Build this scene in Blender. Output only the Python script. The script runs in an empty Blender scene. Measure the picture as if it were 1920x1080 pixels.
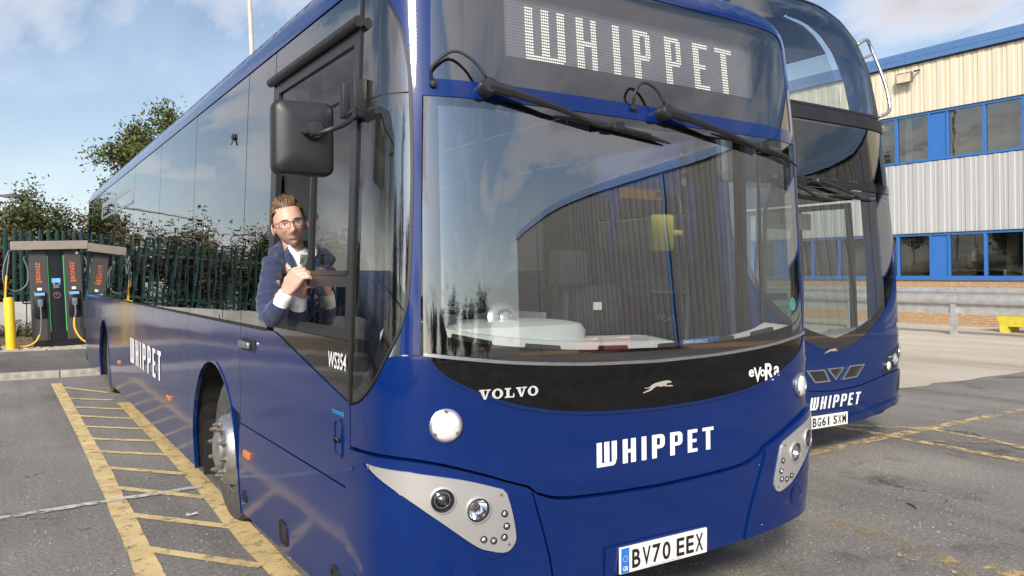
import bpy, bmesh, math, random
import numpy as np
from mathutils import Vector, Matrix
from mathutils.geometry import delaunay_2d_cdt
random.seed(7); np.random.seed(7)
SC = bpy.context.scene
COL = SC.collection

# ------------------------------------------------------------------ camera
HEAD, PITCH, FPX, EYE = math.radians(32.7), math.radians(0.9), 1495.0, 1.65
cF = np.array([math.sin(HEAD)*math.cos(PITCH), math.cos(HEAD)*math.cos(PITCH), -math.sin(PITCH)])
cR = np.array([math.cos(HEAD), -math.sin(HEAD), 0.0])
cU = np.cross(cR, cF)
cam = bpy.data.cameras.new('camera'); camo = bpy.data.objects.new('camera', cam); COL.objects.link(camo)
cam.sensor_width = 36; cam.lens = 36*FPX/1920; cam.clip_end = 2000; cam.clip_start = 0.05
camo.matrix_world = Matrix(((cR[0], cU[0], -cF[0], 0), (cR[1], cU[1], -cF[1], 0), (cR[2], cU[2], -cF[2], EYE), (0, 0, 0, 1)))
SC.camera = camo
def pix(u, v, ax, val):          # photo pixel -> point where its ray meets a plane
    d = cF*FPX + cR*(u-960) - cU*(v-540)
    o = np.array([0, 0, EYE]); t = (val-o[ax])/d[ax]
    return o + d*t
def gp(u, v, z=0.0): return pix(u, v, 2, z)

# ------------------------------------------------------------------ world, sun, exposure
SUN_EL, SUN_AZ = math.radians(30), math.radians(226)     # azimuth clockwise from +Y
W = bpy.data.worlds.new('World'); SC.world = W; W.use_nodes = True
nt = W.node_tree; N = nt.nodes; L = nt.links
for n in list(N): N.remove(n)
out = N.new('ShaderNodeOutputWorld'); bg = N.new('ShaderNodeBackground'); bg.inputs[1].default_value = 0.076
sky = N.new('ShaderNodeTexSky'); sky.sky_type = 'NISHITA'; sky.sun_disc = False
sky.sun_elevation = SUN_EL; sky.sun_rotation = SUN_AZ; sky.air_density = 1.0; sky.dust_density = .7; sky.ozone_density = 2.2
tc = N.new('ShaderNodeTexCoord'); sep = N.new('ShaderNodeSeparateXYZ'); L.new(tc.outputs['Generated'], sep.inputs[0])
def wm(op, a, b=None, clamp=False):
    m = N.new('ShaderNodeMath'); m.operation = op; m.use_clamp = clamp
    for i, q in enumerate((a, b)):
        if q is None: continue
        if isinstance(q, (int, float)): m.inputs[i].default_value = q
        else: L.new(q, m.inputs[i])
    return m.outputs[0]
zc = wm('MAXIMUM', sep.outputs[2], 0.0); den = wm('ADD', zc, 0.16)
comb = N.new('ShaderNodeCombineXYZ'); L.new(wm('DIVIDE', sep.outputs[0], den), comb.inputs[0]); L.new(wm('DIVIDE', sep.outputs[1], den), comb.inputs[1])
comb.inputs[2].default_value = 3.7
def wnoise(scale, detail, rough, dist, off):
    mp = N.new('ShaderNodeMapping'); mp.inputs['Location'].default_value = off; mp.inputs['Rotation'].default_value = (0, 0, .5)
    mp.inputs['Scale'].default_value = (1.0, .55, 1)
    L.new(comb.outputs[0], mp.inputs[0])
    n = N.new('ShaderNodeTexNoise'); n.inputs['Scale'].default_value = scale; n.inputs['Detail'].default_value = detail
    n.inputs['Roughness'].default_value = rough; n.inputs['Distortion'].default_value = dist
    L.new(mp.outputs[0], n.inputs['Vector']); return n.outputs[0]
def wramp(fac, stops):
    r = N.new('ShaderNodeValToRGB'); L.new(fac, r.inputs[0])
    while len(r.color_ramp.elements) < len(stops): r.color_ramp.elements.new(.5)
    for e, (p, c) in zip(r.color_ramp.elements, stops): e.position = p; e.color = (*c, 1) if len(c) == 3 else (c[0],)*3+(1,)
    return r.outputs[0]
def wmix(f, a, b):
    m = N.new('ShaderNodeMix'); m.data_type = 'RGBA'
    L.new(f, m.inputs[0])
    for i, q in ((6, a), (7, b)):
        if isinstance(q, tuple): m.inputs[i].default_value = (*q, 1)
        else: L.new(q, m.inputs[i])
    return m.outputs[2]
CSX, CSY = 5.2, 44.8
cum = wnoise(1.15, 8, .56, .25, (CSX, CSY, 0))
wisp = wnoise(1.6, 6, .52, .5, (9.0, 4.0, 2.0))
mask = wramp(cum, [(.50, (0,)), (.61, (1,))])
shade = wramp(cum, [(.50, (9.8, 9.3, 8.9)), (.57, (7.0, 6.6, 6.7)), (.68, (3.1, 3.1, 3.7))])
veil = wmix(wm('MULTIPLY', wramp(wisp, [(.48, (0,)), (.75, (1,))]), .28), sky.outputs[0], (8.6, 9.2, 10.2))
haze = wramp(sep.outputs[2], [(0.0, (1,)), (.42, (0,))])
veil2 = wmix(wm('MULTIPLY', haze, .28), veil, (8.8, 8.9, 9.2))
full = wmix(wm('MULTIPLY', mask, .92), veil2, shade)
dt = N.new('ShaderNodeVectorMath'); dt.operation = 'DOT_PRODUCT'; L.new(tc.outputs['Generated'], dt.inputs[0])          # brighter air and cloud edges towards the veiled sun
dt.inputs[1].default_value = (math.sin(SUN_AZ)*math.cos(SUN_EL), math.cos(SUN_AZ)*math.cos(SUN_EL), math.sin(SUN_EL))
gl_ = wm('MULTIPLY_ADD', wm('POWER', wm('MAXIMUM', dt.outputs['Value'], 0.0), 3.0), 1.2); gl_.node.inputs[2].default_value = 1.0
vs_ = N.new('ShaderNodeVectorMath'); vs_.operation = 'SCALE'; L.new(full, vs_.inputs[0]); L.new(gl_, vs_.inputs['Scale'])
L.new(vs_.outputs[0], bg.inputs[0]); L.new(bg.outputs[0], out.inputs[0])
sl = bpy.data.lights.new('sun', 'SUN'); sl.energy = 3.2; sl.angle = math.radians(12); sl.color = (1, .90, .76)
so = bpy.data.objects.new('sun', sl); COL.objects.link(so)
sd = Vector((math.sin(SUN_AZ)*math.cos(SUN_EL), math.cos(SUN_AZ)*math.cos(SUN_EL), math.sin(SUN_EL)))
so.rotation_euler = sd.to_track_quat('Z', 'Y').to_euler(); so.location = (-20, -20, 20)
SC.view_settings.view_transform = 'Standard'; SC.view_settings.look = 'None'; SC.view_settings.gamma = 1
SC.view_settings.use_curve_mapping = False
SC.view_settings.exposure = 0.78
SC.render.engine = 'CYCLES'
SC.cycles.max_bounces = 10; SC.cycles.transparent_max_bounces = 24; SC.cycles.glossy_bounces = 5

# ------------------------------------------------------------------ materials
def newmat(name):
    m = bpy.data.materials.new(name); m.use_nodes = True
    return m, m.node_tree.nodes, m.node_tree.links, m.node_tree.nodes['Principled BSDF']
def noise_node(N, L, scale, detail=4, rough=.55, coord='Object', vscale=None):
    t = N.new('ShaderNodeTexCoord'); n = N.new('ShaderNodeTexNoise'); n.inputs['Scale'].default_value = scale
    n.inputs['Detail'].default_value = detail; n.inputs['Roughness'].default_value = rough
    if vscale:
        mp = N.new('ShaderNodeMapping'); mp.inputs['Scale'].default_value = vscale; L.new(t.outputs[coord], mp.inputs[0]); L.new(mp.outputs[0], n.inputs['Vector'])
    else: L.new(t.outputs[coord], n.inputs['Vector'])
    return n
def ramp(N, L, src, stops):
    r = N.new('ShaderNodeValToRGB'); L.new(src, r.inputs[0])
    while len(r.color_ramp.elements) < len(stops): r.color_ramp.elements.new(.5)
    for e, (p, c) in zip(r.color_ramp.elements, stops): e.position = p; e.color = (*c, 1)
    return r.outputs[0]
def mat(name, col, rough=.5, metal=0, coat=0, var=.12, vs=6, bump=0, bs=60, spec=.5, emit=None, es=0, coat_r=.03):
    m, N, L, b = newmat(name)
    n = noise_node(N, L, vs)
    c2 = tuple(max(0, c*(1-var)) for c in col); c1 = tuple(min(1, c*(1+var)) for c in col)
    L.new(ramp(N, L, n.outputs[0], [(.3, c2), (.7, c1)]), b.inputs['Base Color'])
    b.inputs['Roughness'].default_value = rough; b.inputs['Metallic'].default_value = metal
    b.inputs['Coat Weight'].default_value = coat; b.inputs['Coat Roughness'].default_value = coat_r
    b.inputs['Specular IOR Level'].default_value = spec
    if bump:
        n2 = noise_node(N, L, bs); bp = N.new('ShaderNodeBump'); bp.inputs['Strength'].default_value = bump; bp.inputs['Distance'].default_value = .01
        L.new(n2.outputs[0], bp.inputs['Height']); L.new(bp.outputs[0], b.inputs['Normal'])
    if emit: b.inputs['Emission Color'].default_value = (*emit, 1); b.inputs['Emission Strength'].default_value = es
    return m
def paint(name, col, wav=.0, dirt=0.0, cr=.045):
    m, N, L, b = newmat(name)
    n = noise_node(N, L, 2.0)
    base = ramp(N, L, n.outputs[0], [(.3, tuple(c*.92 for c in col)), (.7, tuple(c*1.06 for c in col))])
    if dirt:                       # road film: specks and a dusty film
        d = noise_node(N, L, 90, 6, .7); d2 = noise_node(N, L, 3.0, 6, .65)
        mm = N.new('ShaderNodeMath'); mm.operation = 'MULTIPLY'
        L.new(ramp(N, L, d.outputs[0], [(.5, (0, 0, 0)), (.8, (1, 1, 1))]), mm.inputs[0]); L.new(ramp(N, L, d2.outputs[0], [(.35, (.1,)*3), (.75, (1, 1, 1))]), mm.inputs[1])
        m2 = N.new('ShaderNodeMath'); m2.operation = 'MULTIPLY'; m2.inputs[1].default_value = dirt; L.new(mm.outputs[0], m2.inputs[0])
        mx = N.new('ShaderNodeMix'); mx.data_type = 'RGBA'; L.new(m2.outputs[0], mx.inputs[0]); L.new(base, mx.inputs[6]); mx.inputs[7].default_value = (.22, .20, .17, 1)
        base = mx.outputs[2]
    L.new(base, b.inputs['Base Color'])
    b.inputs['Roughness'].default_value = .34; b.inputs['Coat Weight'].default_value = 1; b.inputs['Coat Roughness'].default_value = cr
    b.inputs['Coat IOR'].default_value = 1.45; b.inputs['Specular IOR Level'].default_value = .08
    if wav:
        n2 = noise_node(N, L, 1.6, 2, .4); bp = N.new('ShaderNodeBump'); bp.inputs['Strength'].default_value = wav; bp.inputs['Distance'].default_value = .05
        L.new(n2.outputs[0], bp.inputs['Height']); L.new(bp.outputs[0], b.inputs['Coat Normal'])
    return m
def glass(name, tint, f0=.05, gain=1.0, wav=0.0, rough=0.0, film=0.0, fpow=5.0):
    m = bpy.data.materials.new(name); m.use_nodes = True; N = m.node_tree.nodes; L = m.node_tree.links
    N.remove(N['Principled BSDF']); o = N['Material Output']
    tr = N.new('ShaderNodeBsdfTransparent'); tr.inputs[0].default_value = (*tint, 1)
    gl = N.new('ShaderNodeBsdfGlossy'); gl.inputs['Roughness'].default_value = rough; gl.inputs[0].default_value = (1, 1, 1, 1)
    lw = N.new('ShaderNodeLayerWeight'); lw.inputs[0].default_value = .5
    pw = N.new('ShaderNodeMath'); pw.operation = 'POWER'; pw.inputs[1].default_value = fpow; L.new(lw.outputs['Facing'], pw.inputs[0])
    mr = N.new('ShaderNodeMath'); mr.operation = 'MULTIPLY_ADD'; mr.inputs[1].default_value = (1-f0)*gain; mr.inputs[2].default_value = f0; mr.use_clamp = True
    L.new(pw.outputs[0], mr.inputs[0])
    mx = N.new('ShaderNodeMixShader'); L.new(mr.outputs[0], mx.inputs[0]); L.new(tr.outputs[0], mx.inputs[1]); L.new(gl.outputs[0], mx.inputs[2])
    last = mx.outputs[0]
    if film:                       # dust and rain marks on the pane
        n = noise_node(N, L, 14, 6, .7, vscale=(1, 1, .35)); n2 = noise_node(N, L, 160, 3, .6)
        df = N.new('ShaderNodeBsdfDiffuse'); df.inputs[0].default_value = (.5, .5, .48, 1)
        mm = N.new('ShaderNodeMath'); mm.operation = 'MULTIPLY'
        L.new(ramp(N, L, n.outputs[0], [(.42, (0, 0, 0)), (.8, (1, 1, 1))]), mm.inputs[0]); L.new(ramp(N, L, n2.outputs[0], [(.35, (.3,)*3), (.7, (1, 1, 1))]), mm.inputs[1])
        m2 = N.new('ShaderNodeMath'); m2.operation = 'MULTIPLY'; m2.inputs[1].default_value = film; L.new(mm.outputs[0], m2.inputs[0])
        mx2 = N.new('ShaderNodeMixShader'); L.new(m2.outputs[0], mx2.inputs[0]); L.new(last, mx2.inputs[1]); L.new(df.outputs[0], mx2.inputs[2]); last = mx2.outputs[0]
    if wav:
        n2 = noise_node(N, L, 2.2, 2, .4); bp = N.new('ShaderNodeBump'); bp.inputs['Strength'].default_value = wav; bp.inputs['Distance'].default_value = .03
        L.new(n2.outputs[0], bp.inputs['Height']); L.new(bp.outputs[0], gl.inputs['Normal'])
    L.new(last, o.inputs[0]); return m
def frit(name, f0=.14, wav=.01):
    m = bpy.data.materials.new(name); m.use_nodes = True; N = m.node_tree.nodes; L = m.node_tree.links
    N.remove(N['Principled BSDF']); o = N['Material Output']; n = noise_node(N, L, 30, 5, .7)
    df = N.new('ShaderNodeBsdfDiffuse'); L.new(ramp(N, L, n.outputs[0], [(.4, (.003, .003, .004)), (.75, (.007, .007, .008))]), df.inputs[0])
    gl = N.new('ShaderNodeBsdfGlossy'); gl.inputs['Roughness'].default_value = .03
    lw = N.new('ShaderNodeLayerWeight'); lw.inputs[0].default_value = .5; pw = N.new('ShaderNodeMath'); pw.operation = 'POWER'; pw.inputs[1].default_value = 4.5; L.new(lw.outputs['Facing'], pw.inputs[0])
    mr = N.new('ShaderNodeMath'); mr.operation = 'MULTIPLY_ADD'; mr.inputs[1].default_value = 1-f0; mr.inputs[2].default_value = f0; mr.use_clamp = True; L.new(pw.outputs[0], mr.inputs[0])
    n2 = noise_node(N, L, 2.2, 2, .4); bp = N.new('ShaderNodeBump'); bp.inputs['Strength'].default_value = wav; bp.inputs['Distance'].default_value = .03; L.new(n2.outputs[0], bp.inputs['Height']); L.new(bp.outputs[0], gl.inputs['Normal'])
    mx = N.new('ShaderNodeMixShader'); L.new(mr.outputs[0], mx.inputs[0]); L.new(df.outputs[0], mx.inputs[1]); L.new(gl.outputs[0], mx.inputs[2]); L.new(mx.outputs[0], o.inputs[0]); return m
BLUE = (.0006, .0165, .115)
M = dict(
    frit=frit('black_glass', .25), badge=mat('badge_silver', (.62, .62, .62), .35, metal=.2),
    blue=paint('blue_paint', BLUE, .012, .035), blueside=paint('blue_side_paint', BLUE, .06, .12, .10),
    dblue=paint('blue_paint_older', (.001, .0175, .105), .02, .14),
    black=mat('gloss_black', (.006, .006, .008), .12, coat=.6, spec=.5, var=.3), trim=mat('black_rubber', (.014, .014, .015), .55, var=.3, bump=.15, bs=120),
    plastic=mat('black_plastic', (.016, .0165, .02), .45, var=.2, bump=.06, bs=420),
    framem=mat('anodised_frame', (.03, .032, .036), .38, metal=.3, var=.1),
    liner=mat('dark_liner', (.012, .012, .014), .8), facet=mat('faceted_reflector', (.75, .75, .77), .10, metal=1, var=.3, vs=60, bump=1.0, bs=55), frit2=frit('mask_black', .05, .02),
    silver=mat('silver_paint', (.56, .555, .54), .30, metal=.6, var=.02, vs=3),
    alu=mat('aluminium', (.50, .51, .53), .32, metal=.9, var=.10, vs=20), chrome=mat('chrome', (.8, .8, .82), .08, metal=1, var=.03),
    steel=mat('wheel_steel', (.42, .42, .42), .36, metal=.8, var=.22, vs=14, bump=.2, bs=60), rust=mat('nut_steel', (.22, .20, .18), .5, metal=.7, var=.35, vs=60),
    tyre=mat('tyre_rubber', (.062, .060, .057), .85, var=.35, vs=18, bump=.4, bs=90), arch=mat('wheel_arch_dirt', (.009, .009, .0085), .95, var=.7, vs=14, bump=.6, bs=30),
    white=mat('white_vinyl', (.80, .80, .80), .4, var=.03), plate=mat('plate_white', (.74, .74, .71), .3, var=.04), ink=mat('plate_black', (.012, .012, .012), .4),
    eu=mat('plate_blue', (.02, .16, .55), .35), amber=mat('amber_lens', (.75, .16, .01), .2, coat=.6), red=mat('red_lens', (.45, .02, .02), .25),
    lens=mat('clear_lens', (.70, .71, .73), .12, metal=.6, var=.25, vs=70, bump=.8, bs=110, coat=1), lamp=mat('lamp_white', (.74, .74, .73), .35, metal=.0, var=.10, vs=60, bump=.3, bs=80, coat=.5),
    dash=mat('dash_grey_white', (.74, .75, .73), .45, var=.05, bump=.2, bs=200), dashblk=mat('dash_black', (.02, .02, .022), .5, bump=.2, bs=200),
    lining=mat('interior_lining', (.30, .30, .31), .6), ceil=mat('interior_ceiling', (.16, .16, .165), .6), floor=mat('bus_floor', (.06, .06, .065), .6, var=.3, vs=80),
    seat=mat('seat_fabric', (.03, .04, .10), .85, var=.4, vs=40), pole=mat('yellow_pole', (.7, .5, .05), .35), teal=mat('teal_pole', (.05, .42, .38), .4),
    led=mat('led_lit', (.9, .9, .8), .4, emit=(1.0, .94, .72), es=.62), ledoff=mat('led_unlit', (.22, .23, .25), .5, var=.2, vs=200), board=mat('led_board', (.10, .105, .115), .5, var=.2, vs=90),
    cyan=mat('cyan_vinyl', (.02, .30, .62), .4), sticker=mat('teal_sticker', (.20, .55, .45), .5), orange=mat('orange_sign', (.72, .30, .03), .5, var=.1),
    ymir=mat('yellow_plastic', (.62, .52, .06), .45, var=.1), logo=mat('logo_silver', (.55, .52, .46), .35, metal=.4),
    ws=glass('windscreen_glass', (.80, .85, .84), .29, .7, .012, film=.004), clear=glass('door_glass', (.70, .76, .74), .07, 1.0, .02, film=.06),
    tint=glass('tinted_glass', (.08, .09, .095), .10, 1.0, .045, film=0, fpow=3.4), cab=glass('cab_glass', (.50, .54, .54), .05, .7, .03, film=.06, fpow=4.6),
    dispg=glass('display_glass', (.72, .74, .76), .24, .7, .01, film=.03),
    projl=glass('projector_glass', (.35, .37, .40), .25, .75),
    lensg=glass('lamp_glass', (.95, .96, .97), .06, 1.0),
)

# ------------------------------------------------------------------ mesh helpers
def tag(o, label=None, cat=None, group=None, kind=None):
    if label: o['label'] = label
    if cat: o['category'] = cat
    if group: o['group'] = group
    if kind: o['kind'] = kind
    return o
def thing(name, loc, label, cat, group=None, rot=(0, 0, 0)):
    o = bpy.data.objects.new(name, None); COL.objects.link(o); o.location = loc; o.rotation_euler = rot; o.empty_display_size = .2
    return tag(o, label, cat, group)
def mkmesh(name, V, F, mt, smooth=False, normals=None):
    me = bpy.data.meshes.new(name); me.from_pydata([tuple(map(float, v)) for v in V], [], F); me.materials.append(mt if not isinstance(mt, str) else M[mt])
    if smooth: me.polygons.foreach_set('use_smooth', [True]*len(me.polygons))
    me.update()
    if normals is not None: me.normals_split_custom_set(normals)
    return me
def link(name, me, parent=None):
    o = bpy.data.objects.new(name, me); COL.objects.link(o)
    if parent is not None: o.parent = parent
    return o
class MB:
    """collects shapes and links them as ONE mesh object"""
    def __init__(s, org=(0, 0, 0)): s.V = []; s.F = []; s.org = np.array(org, float)
    def add(s, V, F):
        b = len(s.V); s.V += [tuple(np.array(v, float)-s.org) for v in V]; s.F += [[i+b for i in f] for f in F]; return s
    def box(s, x0, x1, y0, y1, z0, z1):
        V = [(x, y, z) for x in (x0, x1) for y in (y0, y1) for z in (z0, z1)]
        return s.add(V, [(0, 1, 3, 2), (4, 6, 7, 5), (0, 4, 5, 1), (2, 3, 7, 6), (0, 2, 6, 4), (1, 5, 7, 3)])
    def bbox(s, x0, x1, y0, y1, z0, z1, b=.01):      # box with chamfered edges
        bm = bmesh.new(); bmesh.ops.create_cube(bm, size=1)
        for v in bm.verts: v.co = ((x0+x1)/2+v.co.x*(x1-x0), (y0+y1)/2+v.co.y*(y1-y0), (z0+z1)/2+v.co.z*(z1-z0))
        bmesh.ops.bevel(bm, geom=bm.edges[:], offset=b, segments=2, profile=.5, affect='EDGES')
        bm.verts.index_update(); s.add([v.co[:] for v in bm.verts], [[v.index for v in f.verts] for f in bm.faces]); bm.free(); return s
    def tube(s, pts, r, n=8, cap=True):
        pts = [np.array(p, float) for p in pts]; rs = r if isinstance(r, (list, tuple)) else [r]*len(pts)
        V = []; F = []; prev = None
        for i, p in enumerate(pts):
            t = pts[min(i+1, len(pts)-1)]-pts[max(i-1, 0)]; t = t/ (np.linalg.norm(t)+1e-9)
            if prev is None:
                a = np.array([0, 0, 1.]) if abs(t[2]) < .9 else np.array([1., 0, 0]); prev = np.cross(t, a)
            prev = prev - t*(prev@t); prev /= np.linalg.norm(prev)+1e-9
            q = np.cross(t, prev)
            V += [p + rs[i]*(prev*math.cos(2*math.pi*k/n)+q*math.sin(2*math.pi*k/n)) for k in range(n)]
        for i in range(len(pts)-1):
            for k in range(n): F.append((i*n+k, i*n+(k+1) % n, (i+1)*n+(k+1) % n, (i+1)*n+k))
        if cap: F.append(tuple(range(n-1, -1, -1))); F.append(tuple((len(pts)-1)*n+k for k in range(n)))
        return s.add(V, F)
    def lathe(s, prof, c, axis, n=24, cap=True):      # prof: (radius, along)
        a = np.array(axis, float); a /= np.linalg.norm(a); u = np.cross(a, [0, 0, 1.] if abs(a[2]) < .9 else [1., 0, 0]); u /= np.linalg.norm(u); w = np.cross(a, u); c = np.array(c, float)
        V = []; F = []
        for r, h in prof: V += [c+a*h+r*(u*math.cos(2*math.pi*k/n)+w*math.sin(2*math.pi*k/n)) for k in range(n)]
        for i in range(len(prof)-1):
            for k in range(n): F.append((i*n+k, i*n+(k+1) % n, (i+1)*n+(k+1) % n, (i+1)*n+k))
        if cap and prof[-1][0] > 1e-6: F.append(tuple((len(prof)-1)*n+k for k in range(n)))
        return s.add(V, F)
    def prism(s, poly, f0, f1):                      # poly 2d, f0/f1 map 2d -> 3d for the two faces
        n = len(poly); V = [f0(*p) for p in poly]+[f1(*p) for p in poly]
        return s.add(V, [tuple(range(n)), tuple(range(2*n-1, n-1, -1))]+[(i, n+i, n+(i+1) % n, (i+1) % n) for i in range(n)])
    def build(s, name, mt, parent=None, smooth=False, fix=True):
        me = mkmesh(name, s.V, s.F, mt, smooth)
        if fix:
            bm = bmesh.new(); bm.from_mesh(me); bmesh.ops.recalc_face_normals(bm, faces=bm.faces[:]); bm.to_mesh(me); bm.free()
        if smooth == 'auto': 
            me.set_sharp_from_angle(angle=math.radians(38))
        return link(name, me, parent)

# ------------------------------------------------------------------ curved vehicle shells
class Shell:
    def __init__(s, xc, w0, yc, Ln, n, wz, rz, org, fade=0.0):
        s.fade = fade; s.xc, s.w0, s.yc, s.L = xc, w0, yc, Ln; s.wz = np.array(wz).T; s.rz = np.array(rz).T; s.org = np.array(org, float)
        th = np.linspace(0, math.pi/2, 600); x = w0*np.sin(th)**(2/n); y = yc+Ln*(1-np.cos(th)**(2/n))
        s.ts = np.concatenate([[0], np.cumsum(np.hypot(np.diff(x), np.diff(y)))]); s.tx, s.ty = x, y; s.S = s.ts[-1]
    def sy(s, y, side=-1): return side*(y-s.yc-s.L+s.S)      # shell coordinate of a point on the straight side
    def P(s, sv, z):
        sv = np.asarray(sv, float); z = np.asarray(z, float); a = np.abs(sv)
        x = np.interp(a, s.ts, s.tx)*np.sign(sv); y = np.interp(a, s.ts, s.ty)+np.maximum(0, a-s.S)
        fo = np.maximum(0, 1-(y-s.yc)/(s.L+s.fade)); fo = fo*fo*(3-2*fo)
        zs = np.linspace(-.03, .03, 5)[:, None]
        w = np.mean(np.interp(z[None]+zs, s.wz[0], s.wz[1]), 0); r = np.mean(np.interp(z[None]+zs, s.rz[0], s.rz[1]), 0)
        return np.stack([s.xc+x*w/s.w0, y+r*fo, z], -1)
    def PN(s, sv, z):
        h = .02; p = s.P(sv, z)
        a = s.P(np.asarray(sv)+h, z)-s.P(np.asarray(sv)-h, z); b = s.P(sv, np.asarray(z)+h)-s.P(sv, np.asarray(z)-h)
        n = np.cross(a, b); n /= np.linalg.norm(n, axis=-1, keepdims=True)+1e-12; return p, n
    def pt(s, sv, z, off=0):
        p, n = s.PN(np.array([sv]), np.array([z])); return (p+n*off)[0], n[0]
def pip(poly, X, Y):
    poly = np.asarray(poly); ins = np.zeros(X.shape, bool); j = len(poly)-1
    for i in range(len(poly)):
        xi, yi = poly[i]; xj, yj = poly[j]
        c = ((yi > Y) != (yj > Y)) & (X < (xj-xi)*(Y-yi)/(yj-yi+1e-15)+xi); ins ^= c; j = i
    return ins
def dens(poly, step, closed=True):
    o = []; n = len(poly)
    for i in range(n if closed else n-1):
        a = np.array(poly[i], float); b = np.array(poly[(i+1) % n], float); k = max(1, int(math.ceil(np.linalg.norm(b-a)/step)))
        o += [a+(b-a)*t/k for t in range(k)]
    if not closed: o.append(np.array(poly[-1], float))
    return o
def smoothline(pts, n=6):            # Catmull-Rom through points
    P = [np.array(p, float) for p in pts]; P = [2*P[0]-P[1]]+P+[2*P[-1]-P[-2]]; o = []
    for i in range(1, len(P)-2):
        for k in range(n):
            t = k/n; o.append(.5*((2*P[i])+(-P[i-1]+P[i+1])*t+(2*P[i-1]-5*P[i]+4*P[i+1]-P[i+2])*t*t+(-P[i-1]+3*P[i]-3*P[i+1]+P[i+2])*t**3))
    o.append(P[-2]); return [tuple(p) for p in o]
def tri2d(outer, holes=(), step=.05, gstep=None):
    gs = gstep or (step, step)
    loops = [dens(outer, step)]+[dens(h, step) for h in holes]
    pts = []; edges = []
    for lp in loops:
        b = len(pts); pts += lp; edges += [(b+i, b+(i+1) % len(lp)) for i in range(len(lp))]
    bp = np.array(pts); lo = bp.min(0); hi = bp.max(0)
    gx, gy = np.meshgrid(np.arange(lo[0]+gs[0]/2, hi[0], gs[0]), np.arange(lo[1]+gs[1]/2, hi[1], gs[1])); gx = gx.ravel(); gy = gy.ravel()
    if len(gx):
        ok = pip(outer, gx, gy)
        for h in holes: ok &= ~pip(h, gx, gy)
        gx, gy = gx[ok], gy[ok]
    if len(gx):
        d = np.min(np.hypot((gx[:, None]-bp[None, :, 0]), (gy[:, None]-bp[None, :, 1])), 1); k = d > step*.4; pts += [np.array(p) for p in zip(gx[k], gy[k])]
    r = delaunay_2d_cdt([Vector((float(p[0]), float(p[1]))) for p in pts], edges, [], 0, 1e-6)
    V = np.array([(v.x, v.y) for v in r[0]]); F = np.array([tuple(f) for f in r[2]])
    c = V[F].mean(1); ok = pip(outer, c[:, 0], c[:, 1])
    for h in holes: ok &= ~pip(h, c[:, 0], c[:, 1])
    F = F[ok]
    a = V[F[:, 0]]; b = V[F[:, 1]]; cc = V[F[:, 2]]
    area = (b[:, 0]-a[:, 0])*(cc[:, 1]-a[:, 1])-(b[:, 1]-a[:, 1])*(cc[:, 0]-a[:, 0]); F[area < 0] = F[area < 0][:, ::-1]
    return V, F[np.abs(area) > 1e-10]
def panel(name, sh, outer, mt, parent, holes=(), off=0.0, thick=.018, step=.05, gstep=None):
    """sheet on a shell, cut to an outline given in shell coordinates, with returned edges"""
    V2, F = tri2d(outer, holes, step, gstep)
    P, Nn = sh.PN(V2[:, 0], V2[:, 1]); T = P+Nn*off-sh.org; nv = len(T)
    faces = [tuple(int(i) for i in f) for f in F]; nrm = [tuple(Nn[i]) for f in faces for i in f]; V = list(T)
    if thick:
        cnt = {}
        for f in faces:
            for i in range(3): cnt[(f[i], f[(i+1) % 3])] = 1
        for (a, b) in [e for e in cnt if (e[1], e[0]) not in cnt]:
            k = len(V); V += [T[a], T[b], T[b]-Nn[b]*thick, T[a]-Nn[a]*thick]; faces.append((k+1, k, k+3, k+2))
            q = np.cross(T[a]-T[b], -Nn[a]); q = q/(np.linalg.norm(q)+1e-12); nrm += [tuple(q)]*4
    me = mkmesh(name, V, faces, mt, True, nrm)
    return link(name, me, parent)
def decal(name, sh, V2, F, mt, parent, off=.004):
    V2 = np.array(V2, float); P, Nn = sh.PN(V2[:, 0], V2[:, 1])
    V = P+Nn*off-sh.org; a = V[F[0][0]]; b = V[F[0][1]]; c = V[F[0][2]]
    FF = [tuple(f) for f in F]
    if np.cross(b-a, c-a)@Nn[F[0][0]] < 0: FF = [f[::-1] for f in FF]
    return link(name, mkmesh(name, V, FF, mt), parent)
def roofcap(name, sh, se, z0, z1, y0, yend, mt, parent):
    """crowned roof skin closing a shell at height z0"""
    n1 = 90; sv = np.concatenate([np.linspace(-se, -sh.S, 12), np.linspace(-sh.S, sh.S, n1)[1:-1], np.linspace(sh.S, se, 12)]); O = sh.P(sv, np.full(len(sv), z0))-sh.org
    C = np.stack([np.full(len(sv), sh.xc-sh.org[0]), np.clip(O[:, 1]+.9, y0-sh.org[1], yend-sh.org[1]), np.full(len(sv), z0)], -1)
    V = []; T = (0, .06, .16, .35, .65, 1.0); n = len(sv)
    for t in T:
        q = O+(C-O)*t; q[:, 2] = z0+(z1-z0)*(1-(1-t)**3); V += list(q)
    F = [(k*n+i, k*n+i+1, (k+1)*n+i+1, (k+1)*n+i) for k in range(len(T)-1) for i in range(n-1)]
    me = mkmesh(name, V, F, mt, True); bm = bmesh.new(); bm.from_mesh(me); bmesh.ops.recalc_face_normals(bm, faces=bm.faces[:]); bm.to_mesh(me); bm.free(); return link(name, me, parent)
def rrect(x0, x1, y0, y1, r, n=5):
    o = []
    for cx, cy, a0 in ((x1-r, y1-r, 0), (x0+r, y1-r, 90), (x0+r, y0+r, 180), (x1-r, y0+r, 270)):
        o += [(cx+r*math.cos(math.radians(a0+90*k/n)), cy+r*math.sin(math.radians(a0+90*k/n))) for k in range(n+1)]
    return o
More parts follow.
